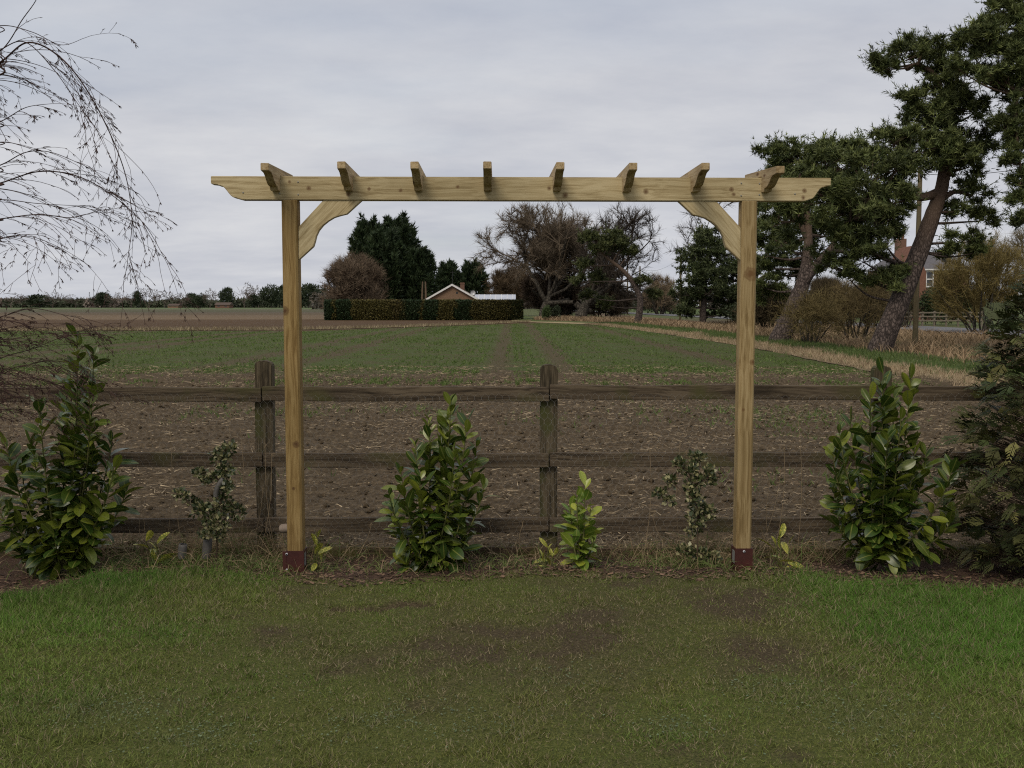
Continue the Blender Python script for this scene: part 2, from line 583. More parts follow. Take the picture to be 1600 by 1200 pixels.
def m_leaf(name, base_a, base_b, rib, rough=0.38, spots=None, joined=False):
    """broad evergreen leaf: local x across, y along; pale midrib; per-leaf tone"""
    m, nd, lk, b = new_mat(name, rough, 0.5)
    tc = nd.new('ShaderNodeTexCoord')
    oi = nd.new('ShaderNodeObjectInfo')
    mx = nd.new('ShaderNodeMix'); mx.data_type = 'RGBA'
    mx.inputs[6].default_value = (*base_a, 1); mx.inputs[7].default_value = (*base_b, 1)
    pw = nd.new('ShaderNodeMath'); pw.operation = 'POWER'; pw.inputs[1].default_value = 2.2
    ja = nd.new('ShaderNodeAttribute'); ja.attribute_name = 'Col'
    js = nd.new('ShaderNodeSeparateColor'); lk.new(ja.outputs['Color'], js.inputs[0])
    lk.new(js.outputs[0] if joined else oi.outputs['Random'], pw.inputs[0])
    lk.new(pw.outputs[0], mx.inputs[0])
    col = mx.outputs[2]
    n = N(nd, 'TexNoise', Scale=18.0, Detail=3.0)
    lk.new(tc.outputs['Object'], n.inputs['Vector'])
    rr = ramp(nd, [(0.3, (0.75, 0.78, 0.75)), (0.7, (1.2, 1.15, 1.2))])
    lk.new(n.outputs['Fac'], rr.inputs[0])
    mu = nd.new('ShaderNodeMix'); mu.data_type = 'RGBA'; mu.blend_type = 'MULTIPLY'; mu.inputs[0].default_value = 1
    lk.new(col, mu.inputs[6]); lk.new(rr.outputs[0], mu.inputs[7]); col = mu.outputs[2]
    if spots:
        vo = N(nd, 'TexNoise', Scale=14.0, Detail=4.0)
        lk.new(tc.outputs['Object'], vo.inputs['Vector'])
        sr = ramp(nd, [(0.50, (0, 0, 0)), (0.56, (1, 1, 1))])
        lk.new(vo.outputs['Fac'], sr.inputs[0])
        sm = nd.new('ShaderNodeMix'); sm.data_type = 'RGBA'; sm.inputs[7].default_value = (*spots, 1)
        lk.new(sr.outputs[0], sm.inputs[0]); lk.new(col, sm.inputs[6]); col = sm.outputs[2]
    sp = nd.new('ShaderNodeSeparateXYZ'); lk.new(tc.outputs['Object'], sp.inputs[0])
    ab = nd.new('ShaderNodeMath'); ab.operation = 'ABSOLUTE'; lk.new(js.outputs[1] if joined else sp.outputs['X'], ab.inputs[0])
    kr = ramp(nd, [(0.012, (1, 1, 1)), (0.03, (0, 0, 0))])
    lk.new(ab.outputs[0], kr.inputs[0])
    km = nd.new('ShaderNodeMix'); km.data_type = 'RGBA'; km.inputs[7].default_value = (*rib, 1)
    lk.new(kr.outputs[0], km.inputs[0]); lk.new(col, km.inputs[6])
    lk.new(km.outputs[2], b.inputs['Base Color'])
    t = nd.new('ShaderNodeBsdfTranslucent'); lk.new(km.outputs[2], t.inputs['Color'])
    ms = nd.new('ShaderNodeMixShader'); ms.inputs[0].default_value = 0.18
    lk.new(b.outputs[0], ms.inputs[1]); lk.new(t.outputs[0], ms.inputs[2])
    lk.new(ms.outputs[0], nd['Material Output'].inputs[0])
    return m


M['laurel'] = m_leaf('laurel_leaf', (0.036, 0.070, 0.010), (0.205, 0.235, 0.026), (0.16, 0.18, 0.04), rough=0.33)
M['laurel_joined'] = m_leaf('laurel_leaf_inner', (0.036, 0.070, 0.010), (0.205, 0.235, 0.026), (0.16, 0.18, 0.04), rough=0.33, joined=True)
M['laurel_young'] = m_leaf('young_laurel_leaf', (0.10, 0.175, 0.022), (0.36, 0.38, 0.04), (0.28, 0.32, 0.07))
M['aucuba'] = m_leaf('spotted_leaf', (0.10, 0.16, 0.022), (0.28, 0.28, 0.03), (0.25, 0.25, 0.05), spots=(0.52, 0.46, 0.09))
M['stem'] = m_noise('green_stem', [(0.3, (0.06, 0.07, 0.02)), (0.7, (0.13, 0.12, 0.04))], 20, 0.6)
M['woodstem'] = m_noise('brown_stem', [(0.3, (0.045, 0.03, 0.02)), (0.7, (0.10, 0.07, 0.045))], 20, 0.85)


# ------------------------------------------------------------------ the setting: garden ground, field, verge, road
LAWN_EDGE = [(-60, 940), (60, 928), (150, 902), (300, 893), (440, 900), (560, 908), (700, 900), (850, 893), (1000, 897),
             (1140, 898), (1250, 892), (1330, 905), (1450, 912), (1530, 922), (1660, 932)]
_le = [G(a, b, 0.0) for a, b in LAWN_EDGE]
LEX = np.array([-9.0] + [p.x for p in _le] + [9.0]); LEY = np.array([_le[0].y] + [p.y for p in _le] + [_le[-1].y])


def lawn_edge(x):
    return np.interp(x, LEX, LEY) + 0.10 * (fbm(x * 5, x * 0 + 3.3, 91, 3) - 0.5)


BARE = [(1150, 945, 120, 36, 1.0), (1185, 1032, 150, 48, 0.95), (1010, 1025, 170, 42, 0.6), (940, 965, 130, 40, 0.55), (600, 945, 110, 26, 0.6),
        (560, 1035, 150, 30, 0.4), (480, 925, 60, 16, 0.85), (1080, 930, 90, 22, 0.65), (740, 945, 120, 34, 0.35), (950, 910, 190, 22, 0.7),
        (780, 980, 260, 60, 0.22), (1160, 1005, 60, 24, 0.9), (250, 1060, 60, 14, 0.4), (90, 1060, 50, 12, 0.4), (1190, 910, 60, 16, 0.3),
        (1240, 1180, 40, 16, 0.5), (790, 1035, 70, 14, 0.5), (880, 1140, 40, 10, 0.5)]
_bare = []
for (a, b, c, d, s) in BARE:
    p = G(a, b, 0); q = G(a + c, b, 0); r = G(a, b - d, 0)
    _bare.append((p.x, p.y, abs(q.x - p.x), abs(r.y - p.y), s))
PALE = [(1290, 1120, 130, 40), (150, 1110, 110, 26), (690, 1130, 150, 30), (1170, 1075, 60, 16), (900, 1060, 80, 14), (470, 1055, 60, 14), (1040, 1130, 70, 20), (300, 1150, 90, 24)]
_pale = []
for (a, b, c, d) in PALE:
    p = G(a, b, 0); q = G(a + c, b, 0); r = G(a, b - d, 0)
    _pale.append((p.x, p.y, abs(q.x - p.x), abs(r.y - p.y)))


def bare_mask(x, y):
    m = np.zeros_like(x)
    for (cx, cy, rx, ry, s) in _bare:
        e = ((x - cx) / rx) ** 2 + ((y - cy) / ry) ** 2
        m = np.maximum(m, 0.74 * s * np.exp(-e * 0.7))
    n = fbm(x * 2.6, y * 2.6, 5, 5)
    m = np.maximum(m, 0.60 * worn_mask(x, y))
    m = np.maximum(m, 1.2 * np.exp(-(crack_d(x, y) / 0.06) ** 2))
    m = m * (0.05 + 1.0 * n + 0.9 * fbm(x * 9, y * 9, 6, 4)) + np.clip(n - 0.63, 0, 1) * 1.6
    bed = np.clip((y - lawn_edge(x)) / 0.10 + 0.5, 0, 1)
    return np.clip(m, 0, 1), bed


_wc = G(840, 975, 0); _wx = G(1260, 975, 0).x - _wc.x; _wy = G(840, 880, 0).y - _wc.y


def worn_mask(x, y):
    """the broad trodden area below the arch"""
    e = ((x - _wc.x) / _wx) ** 2 + ((y - _wc.y) / (_wy * 1.25)) ** 2
    return np.clip(np.exp(-e * 0.8) * (0.35 + 1.3 * fbm(x * 1.8, y * 1.8, 46, 4)), 0, 1)


_crack = [G(a, b, 0) for a, b in ((528, 951), (560, 948), (592, 950), (612, 943), (640, 941), (662, 943))]


def crack_d(x, y):
    d = np.full(np.shape(x), 9.0)
    for a, b in zip(_crack[:-1], _crack[1:]):
        vx, vy = b.x - a.x, b.y - a.y
        t = np.clip(((x - a.x) * vx + (y - a.y) * vy) / (vx * vx + vy * vy), 0, 1)
        d = np.minimum(d, np.hypot(x - a.x - t * vx, y - a.y - t * vy))
    return d


def pale_mask(x, y):
    m = np.zeros_like(x)
    for (cx, cy, rx, ry) in _pale:
        m = np.maximum(m, np.exp(-(((x - cx) / rx) ** 2 + ((y - cy) / ry) ** 2)))
    return m * np.clip((fbm(x * 3.1, y * 3.1, 44, 3) - 0.3) * 2.5, 0, 1)


def garden_z(x, y):
    d = np.clip((y - lawn_edge(x)) / 0.6, 0, 1)
    z = -0.055 * d * d * (3 - 2 * d)
    z = z + 0.022 * (fbm(x * 0.9, y * 0.9, 3, 3) - 0.5) + 0.010 * (fbm(x * 7, y * 7, 8, 3) - 0.5)
    b, bed = bare_mask(x, y)
    z = z + (0.02 * bed + 0.016 * b) * (fbm(x * 22, y * 22, 12, 3) - 0.5)
    z = z - 0.035 * np.exp(-(crack_d(x, y) / 0.035) ** 2)
    return z


def build_garden():
    xs = np.concatenate([np.linspace(-9, -4.4, 24), np.arange(-4.36, 4.37, 0.042), np.linspace(4.4, 9, 24)])
    ys = np.concatenate([np.linspace(-9, 2.3, 30), np.arange(2.33, 6.62, 0.042)])
    X, Y = np.meshgrid(xs, ys)
    Z = garden_z(X, Y)
    b, bed = bare_mask(X, Y)
    pm = pale_mask(X, Y)
    V = np.stack([X.ravel(), Y.ravel(), Z.ravel()], 1)
    nx, ny = len(xs), len(ys)
    i = (np.arange(ny - 1)[:, None] * nx + np.arange(nx - 1)[None]).ravel()
    Fc = np.stack([i, i + 1, i + nx + 1, i + nx], 1)
    col = np.stack([b.ravel(), bed.ravel(), pm.ravel()], 1)
    m, nd, lk, bs = new_mat('lawn_soil', 0.92, 0.15)
    at = nd.new('ShaderNodeAttribute'); at.attribute_name = 'Col'
    sp = nd.new('ShaderNodeSeparateColor'); lk.new(at.outputs['Color'], sp.inputs[0])
    tc = nd.new('ShaderNodeTexCoord')
    n1 = N(nd, 'TexNoise', Scale=95.0, Detail=5.0, Roughness=0.75); lk.new(tc.outputs['Object'], n1.inputs['Vector'])
    n2 = N(nd, 'TexNoise', Scale=7.0, Detail=5.0); lk.new(tc.outputs['Object'], n2.inputs['Vector'])
    soil = ramp(nd, [(0.32, (0.024, 0.018, 0.009)), (0.5, (0.066, 0.050, 0.026)), (0.70, (0.135, 0.105, 0.060))])
    lk.new(n1.outputs['Fac'], soil.inputs[0])
    turf = ramp(nd, [(0.32, (0.028, 0.038, 0.009)), (0.5, (0.080, 0.092, 0.022)), (0.70, (0.16, 0.155, 0.045))])
    lk.new(n1.outputs['Fac'], turf.inputs[0])
    mul = ramp(nd, [(0.3, (0.03, 0.018, 0.012)), (0.52, (0.075, 0.045, 0.03)), (0.72, (0.15, 0.10, 0.065))])
    lk.new(n1.outputs['Fac'], mul.inputs[0])
    ma = N(nd, 'MapRange'); ma.inputs[1].default_value = 0.25; ma.inputs[2].default_value = 0.75
    lk.new(sp.outputs[0], ma.inputs[0])
    x1 = nd.new('ShaderNodeMix'); x1.data_type = 'RGBA'
    lk.new(ma.outputs[0], x1.inputs[0]); lk.new(turf.outputs[0], x1.inputs[6]); lk.new(soil.outputs[0], x1.inputs[7])
    x2 = nd.new('ShaderNodeMix'); x2.data_type = 'RGBA'
    lk.new(sp.outputs[1], x2.inputs[0]); lk.new(x1.outputs[2], x2.inputs[6]); lk.new(mul.outputs[0], x2.inputs[7])
    lk.new(x2.outputs[2], bs.inputs['Base Color'])
    bp = N(nd, 'Bump', Strength=0.7, Distance=0.015)
    lk.new(n1.outputs['Fac'], bp.inputs['Height']); lk.new(bp.outputs[0], bs.inputs['Normal'])
    o = obj('lawn', mesh_np('lawn', V, Fc, m, col, smooth=True), kind='structure')
    return o


build_garden()

# field: one sheet to the horizon
FZ = -0.14
EDGE_PX = [(800, 502), (930, 507), (1010, 517), (1100, 530), (1200, 547), (1320, 570), (1480, 600), (1600, 632)]
EDGE = [G(a, b, -0.1) for a, b in EDGE_PX]             # right-hand edge of the crop
EY = np.array([p.y for p in EDGE])[::-1]; EX = np.array([p.x for p in EDGE])[::-1]


def edge_x(y):
    return np.interp(y, EY, EX)


def m_field():
    m, nd, lk, b = new_mat('field_soil_and_crop', 0.95, 0.1)
    geo = nd.new('ShaderNodeNewGeometry')
    sp = nd.new('ShaderNodeSeparateXYZ'); lk.new(geo.outputs['Position'], sp.inputs[0])

    def math_(op, a, bv=None, c=None):
        n = nd.new('ShaderNodeMath'); n.operation = op
        for i, v in enumerate((a, bv, c)):
            if v is None:
                continue
            if isinstance(v, (int, float)):
                n.inputs[i].default_value = v
            else:
                lk.new(v, n.inputs[i])
        return n.outputs[0]

    def step(v, a, bb):
        n = N(nd, 'MapRange'); n.interpolation_type = 'SMOOTHSTEP'
        n.inputs[1].default_value = a; n.inputs[2].default_value = bb
        lk.new(v, n.inputs[0]); return n.outputs[0]

    X, Y = sp.outputs['X'], sp.outputs['Y']
    nf = N(nd, 'TexNoise', Scale=16.0, Detail=6.0, Roughness=0.75); lk.new(geo.outputs['Position'], nf.inputs['Vector'])
    nm = N(nd, 'TexNoise', Scale=0.9, Detail=5.0); lk.new(geo.outputs['Position'], nm.inputs['Vector'])
    nl = N(nd, 'TexNoise', Scale=0.06, Detail=4.0); lk.new(geo.outputs['Position'], nl.inputs['Vector'])
    soil = ramp(nd, [(0.28, (0.032, 0.023, 0.013)), (0.5, (0.092, 0.067, 0.040)), (0.72, (0.185, 0.138, 0.086))])
    lk.new(nf.outputs['Fac'], soil.inputs[0])
    green = ramp(nd, [(0.3, (0.05, 0.056, 0.020)), (0.55, (0.078, 0.102, 0.030)), (0.75, (0.125, 0.138, 0.05))])
    lk.new(nf.outputs['Fac'], green.inputs[0])
    yw = math_('MULTIPLY_ADD', nm.outputs['Fac'], 4.0, Y)
    g = math_('MULTIPLY', step(yw, 26.5, 29.0), 1.0)
    # wheel tracks running away from the viewer and gaps between drill rows
    xx = math_('MULTIPLY_ADD', nm.outputs['Fac'], 0.9, X)
    tr = None
    for x0, w in ((-0.35, 0.28), (1.45, 0.32), (-6.2, 0.4), (-8.2, 0.4), (-14.8, 0.5), (-16.8, 0.5), (6.3, 0.35), (-23.5, 0.5), (-25.5, 0.5)):
        dd = math_('ABSOLUTE', math_('SUBTRACT', xx, x0 + 0.45))
        s = step(dd, w * 0.5, w * 1.7)
        tr = s if tr is None else math_('MULTIPLY', tr, s)
    g = math_('MULTIPLY', g, math_('MULTIPLY_ADD', tr, 0.75, 0.25))
    pat = step(nm.outputs['Fac'], 0.36, 0.56)
    g = math_('MULTIPLY', g, math_('MULTIPLY_ADD', pat, 0.5, 0.5))
    lim = N(nd, 'MapRange'); lim.inputs[1].default_value = -13.0; lim.inputs[2].default_value = 1.5
    lim.inputs[3].default_value = 67.0; lim.inputs[4].default_value = 96.0
    lk.new(X, lim.inputs[0])
    far = math_('SUBTRACT', 1.0, step(math_('SUBTRACT', Y, lim.outputs[0]), -0.5, 0.8))
    g = math_('MULTIPLY', g, far)
    mx = nd.new('ShaderNodeMix'); mx.data_type = 'RGBA'
    lk.new(g, mx.inputs[0]); lk.new(soil.outputs[0], mx.inputs[6]); lk.new(green.outputs[0], mx.inputs[7])
    # beyond the boundary strip: plough, stubble, then pale green winter crops towards the wood
    fr = nd.new('ShaderNodeValToRGB'); e = fr.color_ramp.elements
    fr.color_ramp.interpolation = 'EASE'
    stops = [(0.0, (0.085, 0.054, 0.030)), (0.10, (0.10, 0.064, 0.036)), (0.125, (0.17, 0.122, 0.075)), (0.20, (0.155, 0.112, 0.07)), (0.22, (0.12, 0.088, 0.054)),
             (0.38, (0.10, 0.085, 0.058)), (0.42, (0.085, 0.09, 0.045)), (0.60, (0.11, 0.095, 0.065)), (0.70, (0.11, 0.13, 0.06)), (1.0, (0.12, 0.15, 0.07))]
    e[0].position, e[0].color = stops[0][0], (*stops[0][1], 1)
    e[1].position, e[1].color = stops[-1][0], (*stops[-1][1], 1)
    for p, c in stops[1:-1]:
        q = e.new(p); q.color = (*c, 1)
    mr = N(nd, 'MapRange'); mr.inputs[1].default_value = 67.0; mr.inputs[2].default_value = 600.0
    lk.new(math_('MULTIPLY_ADD', nl.outputs['Fac'], 12.0, Y), mr.inputs[0]); lk.new(mr.outputs[0], fr.inputs[0])
    vv = nd.new('ShaderNodeMix'); vv.data_type = 'RGBA'; vv.blend_type = 'MULTIPLY'; vv.inputs[0].default_value = 1
    r2 = ramp(nd, [(0.3, (0.7, 0.7, 0.7)), (0.7, (1.25, 1.25, 1.25))])
    n4 = N(nd, 'TexNoise', Scale=1.6, Detail=6.0, Roughness=0.75); lk.new(geo.outputs['Position'], n4.inputs['Vector'])
    lk.new(n4.outputs['Fac'], r2.inputs[0])
    lk.new(fr.outputs[0], vv.inputs[6]); lk.new(r2.outputs[0], vv.inputs[7])
    m2 = nd.new('ShaderNodeMix'); m2.data_type = 'RGBA'
    lk.new(far, m2.inputs[0]); lk.new(vv.outputs[2], m2.inputs[6]); lk.new(mx.outputs[2], m2.inputs[7])
    lk.new(m2.outputs[2], b.inputs['Base Color'])
    bp = N(nd, 'Bump', Strength=0.8, Distance=0.06)
    lk.new(nf.outputs['Fac'], bp.inputs['Height']); lk.new(bp.outputs[0], b.inputs['Normal'])
    return m


M['field'] = m_field()
obj('field', mesh_np('field', np.array([(-3000, -60, FZ), (3000, -60, FZ), (3000, 5000, FZ), (-3000, 5000, FZ)]), np.array([(0, 1, 2, 3)]), M['field']), kind='structure')


def field_h(x, y):
    return (-0.10 + 0.07 * (fbm(x * 1.3, y * 1.3, 21, 2) - 0.5) + 0.10 * (fbm(x * 5.0, y * 5.0, 22, 4) - 0.5) * np.clip((30 - y) / 8, 0.0, 1)
            + 0.018 * np.sin(y * 11.0 + 3 * fbm(x * 0.5, y * 0.5, 25, 2)) * np.clip((20 - y) / 6, 0, 1))


def grid_mesh(name, xs, ys, hf, mat):
    X, Y = np.meshgrid(xs, ys)
    V = np.stack([X.ravel(), Y.ravel(), hf(X, Y).ravel()], 1)
    nx, ny = len(xs), len(ys)
    i = (np.arange(ny - 1)[:, None] * nx + np.arange(nx - 1)[None]).ravel()
    return mesh_np(name, V, np.stack([i, i + 1, i + nx + 1, i + nx], 1), mat, smooth=True)


obj('field_soil', grid_mesh('field_soil', np.arange(-11.5, 11.6, 0.095), np.arange(6.55, 24.0, 0.095), field_h, M['field']), kind='structure')

# straw and stubble lying on the bare headland, and the young crop
def build_field_litter():
    rng = np.random.default_rng(31)
    c = Cat()
    n = 100000
    y = 6.6 + (rng.random(n) ** 1.25) * 21
    x = rng.uniform(-1, 1, n) * (y * 0.60 + 1.2)
    k = (x < edge_x(y) - 0.2) & (fbm(x * 0.8, y * 0.8, 71, 3) + rng.uniform(-0.25, 0.25, n) > 0.42)
    x, y = x[k], y[k]; n = len(x)
    z = field_h(x, y) + rng.uniform(0.004, 0.03, n)
    a = rng.uniform(0, 2 * math.pi, n)
    d = np.stack([np.cos(a), np.sin(a), rng.uniform(-0.12, 0.28, n)], 1)
    V, Fc, C = blades(np.stack([x, y, z], 1), d, 0.025 + 0.12 * rng.random(n) ** 2.6 * (0.8 + y / 40), rng.uniform(0.0028, 0.0075, n) * (0.8 + y / 18),
                      mixcol(rng, n, (0.14, 0.10, 0.062), (0.42, 0.33, 0.21), 0.3), rng)
    c.add(V, Fc, C)
    o = obj('straw', c.mesh('straw', M['straw']))
    tag(o, 'pale chopped straw scattered over the bare brown soil beyond the fence', 'straw', kind='stuff')
    # clods
    n = 8000
    y = 6.6 + (rng.random(n) ** 1.2) * 16
    x = rng.uniform(-1, 1, n) * (y * 0.60 + 1.0)
    k = x < edge_x(y) - 0.3
    x, y = x[k], y[k]; n = len(x)
    s = 0.006 + 0.03 * rng.random(n) ** 3
    ctr = np.stack([x, y, field_h(x, y) + s * 0.35], 1)
    octa = np.array([(1, 0, 0), (-1, 0, 0), (0, 1, 0), (0, -1, 0), (0, 0, 0.8), (0, 0, -0.8)], dtype=float)
    V = ctr[:, None] + octa[None] * s[:, None, None] * rng.uniform(0.6, 1.35, (n, 6, 1))
    ff = np.array([(0, 2, 4), (2, 1, 4), (1, 3, 4), (3, 0, 4), (2, 0, 5), (1, 2, 5), (3, 1, 5), (0, 3, 5)])
    Fc = ff[None] + (np.arange(n) * 6)[:, None, None]
    o = obj('soil_clods', mesh_np('soil_clods', V.reshape(-1, 3), Fc.reshape(-1, 3), M['field'], smooth=True))
    tag(o, 'brown crumbly clods on the bare field soil beyond the fence', 'soil', kind='stuff')
    # crop
    n = 250000
    y = 9.0 + 84 * rng.random(n) ** 1.35
    y[:70000] = rng.uniform(14, 28, 70000)
    x = rng.uniform(-1, 1, n) * (y * 0.60 + 1.0)
    yw = y + 1.2 * (fbm(x * 0.35, y * 0.35, 51, 3) - 0.5)
    dens = np.clip((yw - 24.6) / 1.0, 0, 1)
    dens = np.maximum(dens, 1.0 * np.exp(-((yw - 21.5) / 0.65) ** 2) + 0.55 * np.exp(-((yw - 23.4) / 0.25) ** 2))
    dens = np.maximum(dens, 0.75 * np.clip((fbm(x * 0.5, y * 0.7, 53, 3) - 0.52) * 5, 0, 1) * np.clip((x - 1.0) / 4, 0.35, 1))
    xw = x + 0.9 * (fbm(x * 0.3, y * 0.25, 57, 3) - 0.5)
    for x0, w in ((-0.35, 0.33), (1.45, 0.36), (-6.2, 0.45), (-8.2, 0.45), (-14.8, 0.5), (-16.8, 0.5), (6.3, 0.4), (-23.5, 0.5), (-25.5, 0.5)):
        dens = dens * (1 - 0.85 * np.exp(-((xw - x0) / w) ** 2))
    dens = dens * np.clip((fbm(x * 0.7, y * 0.4, 58, 4) - 0.28) * 3.4, 0.05, 1)
    dens = dens * (0.74 + 0.42 * np.sin(x * 2 * math.pi / 1.6 + 2.0 * fbm(x * 0.2, y * 0.1, 59, 2)))
    row = np.abs(((x / 0.26) % 1) - 0.5) < 0.32
    k = (rng.random(n) < dens) & (x < edge_x(y) - 0.15) & (y < np.interp(x, [-13, 1.5], [66.5, 95])) & (row | (y > 45))
    x, y = x[k], y[k]; n = len(x)
    z = np.where(y < 24, field_h(x, y), FZ) - 0.005
    base = np.stack([x, y, z], 1)
    c = Cat()
    for q in range(2):
        d = unit(rng, n) * 0.75; d[:, 2] = rng.uniform(0.5, 1.0, n)
        V, Fc, C = blades(base + rng.uniform(-0.03, 0.03, (n, 3)) * np.array([[1, 1, 0]]), d, rng.uniform(0.06, 0.12, n), 0.010 + y * 0.00045,
                          mixcol(rng, n, (0.075, 0.125, 0.026), (0.14, 0.19, 0.05), 0.25), rng)
        c.add(V, Fc, C)
    o = obj('young_crop', c.mesh('young_crop', M['grass']))
    tag(o, 'short green young cereal crop in rows across the flat field', 'crop', kind='stuff')


build_field_litter()

# boundary grass strip across the field
def strip(name, pts, wid, z, mat, kind='structure'):
    V, Fc = [], []
    for i, (p, w) in enumerate(zip(pts, wid)):
        V += [(p[0], p[1] - w / 2, z), (p[0], p[1] + w / 2, z)]
    for i in range(len(pts) - 1):
        Fc.append((2 * i, 2 * i + 2, 2 * i + 3, 2 * i + 1))
    return obj(name, mesh_np(name, np.array(V), np.array(Fc), mat), kind=kind)


M['drygrass_ground'] = m_noise('dry_grass_ground', [(0.3, (0.10, 0.085, 0.045)), (0.5, (0.19, 0.15, 0.085)), (0.7, (0.28, 0.23, 0.14))], 3.0, 0.95, coord='Object', bump=0.4)
M['verge'] = None
bl = [G(a, b, FZ) for a, b in ((-500, 518), (0, 517), (250, 516), (480, 515), (640, 511), (760, 506.5), (830, 503))]
strip('field_boundary', bl, [1.6, 1.6, 1.7, 2.2, 2.4, 2.2, 2.0], FZ + 0.03, M['drygrass_ground'])


def build_verge():
    ys = np.concatenate([np.arange(6.0, 60, 0.5), np.arange(60, 420, 6.0)])
    us = np.concatenate([np.arange(0, 6, 0.25), np.arange(6, 60, 3.0), [120, 300]])
    U, Y = np.meshgrid(us, ys)
    ex = np.where(Y > EY[-1], EX[-1] - 0.02 * (Y - EY[-1]), edge_x(Y))
    ex = ex + 0.9 * (fbm(Y * 0.45, Y * 0 + 1.7, 85, 4) - 0.5) * (U < 0.1)
    X = ex + U
    rise = np.clip(U / 2.0, 0, 1)
    Z = FZ + 0.02 + 0.14 * rise * rise * (3 - 2 * rise)
    ditch = np.exp(-((X - 16.5) / 2.2) ** 2) * np.clip((U - 2.5) / 2.0, 0, 1)
    Z = Z - 0.55 * ditch + 0.10 * (fbm(X * 0.8, Y * 0.8, 81, 3) - 0.5) * np.clip(U - 0.4, 0, 1)
    Z = np.where(X > 21.5, np.minimum(Z, 0.0), Z)
    un = U + 1.1 * (fbm(X * 0.7, Y * 0.35, 83, 3) - 0.5)
    straw = np.exp(-((un - 0.6) / 0.5) ** 2)
    green = np.exp(-((un - 1.8) / 0.75) ** 2) + np.clip((X - 29.5) / 3, 0, 1) * 0.8 + np.clip((Y - 100) / 25, 0, 1) * 0.7
    nx, ny = len(us), len(ys)
    i = (np.arange(ny - 1)[:, None] * nx + np.arange(nx - 1)[None]).ravel()
    V = np.stack([X.ravel(), Y.ravel(), Z.ravel()], 1)
    col = np.stack([straw.ravel(), np.clip(green, 0, 1).ravel(), 0 * green.ravel()], 1)
    m, nd, lk, b = new_mat('verge_grass', 0.95, 0.1)
    at = nd.new('ShaderNodeAttribute'); at.attribute_name = 'Col'
    sp = nd.new('ShaderNodeSeparateColor'); lk.new(at.outputs['Color'], sp.inputs[0])
    tc = nd.new('ShaderNodeTexCoord')
    n = N(nd, 'TexNoise', Scale=5.0, Detail=6.0, Roughness=0.7); lk.new(tc.outputs['Object'], n.inputs['Vector'])
    base = ramp(nd, [(0.3, (0.045, 0.033, 0.02)), (0.5, (0.10, 0.075, 0.045)), (0.72, (0.17, 0.13, 0.08))])
    st = ramp(nd, [(0.3, (0.22, 0.165, 0.09)), (0.5, (0.36, 0.28, 0.165)), (0.72, (0.46, 0.375, 0.24))])
    gr = ramp(nd, [(0.3, (0.045, 0.065, 0.02)), (0.5, (0.08, 0.11, 0.035)), (0.72, (0.13, 0.15, 0.055))])
    for q in (base, st, gr):
        lk.new(n.outputs['Fac'], q.inputs[0])
    x1 = nd.new('ShaderNodeMix'); x1.data_type = 'RGBA'
    lk.new(sp.outputs[0], x1.inputs[0]); lk.new(base.outputs[0], x1.inputs[6]); lk.new(st.outputs[0], x1.inputs[7])
    x2 = nd.new('ShaderNodeMix'); x2.data_type = 'RGBA'
    lk.new(sp.outputs[1], x2.inputs[0]); lk.new(x1.outputs[2], x2.inputs[6]); lk.new(gr.outputs[0], x2.inputs[7])
    lk.new(x2.outputs[2], b.inputs['Base Color'])
    M['verge'] = m
    obj('verge', mesh_np('verge', V, np.stack([i, i + 1, i + nx + 1, i + nx], 1), m, col, smooth=True), kind='structure')


build_verge()
M['tarmac'] = m_noise('tarmac', [(0.3, (0.11, 0.108, 0.11)), (0.7, (0.17, 0.168, 0.172))], 6, 0.9)
RX = [(24.5, 12), (24.5, 45), (24.3, 80), (23.6, 120), (21.5, 180), (17, 260), (10, 380)]
rv, rf = [], []
for i, (x, y) in enumerate(RX):
    rv += [(x, y, 0.05), (x + 5.4, y, 0.05)]
    if i:
        rf.append((2 * i - 2, 2 * i - 1, 2 * i + 1, 2 * i))
obj('road', mesh_np('road', np.array(rv), np.array(rf), M['tarmac']), kind='structure')

# ------------------------------------------------------------------ pergola
YAW = math.radians(1.36)
PY = 5.93                                        # distance of the beam
BZ0, BZ1 = 2.14, 2.272
pl, pr = P(460.5, 600, PY), P(1166, 600, PY)
pc = 0.5 * (pl + pr)
perg = thing('pergola', 'new pale timber pergola arch with eight rafters on two posts, in front of the fence', 'pergola', (pc.x, PY, 0), rz=YAW)
half = (pr.x - pl.x) / 2
cxl = P(335, 280, PY).x - pc.x
cxr = P(1299, 285, PY).x - pc.x


def ogee_end(x_end, x_in, z0, z1, n=9):
    """outline points of a shaped tail from the top outer corner to the bottom inner corner"""
    s = 1 if x_end > x_in else -1
    L = abs(x_end - x_in); h = z1 - z0
    pts = [(x_end, z1), (x_end, z1 - 0.33 * h), (x_end - s * 0.22 * L, z1 - 0.36 * h), (x_end - s * 0.24 * L, z1 - 0.40 * h)]
    for k in range(1, n + 1):
        t = k / n
        x = x_end - s * (0.24 + 0.58 * t) * L
        z = z1 - (0.40 + 0.52 * (t ** 1.0 * (1 - 0.0) + 0.16 * math.sin(2 * math.pi * t) * -1)) * h
        pts.append((x, z))
    pts += [(x_in + s * 0.16 * L, z0 + 0.055 * h), (x_in, z0)]
    return pts


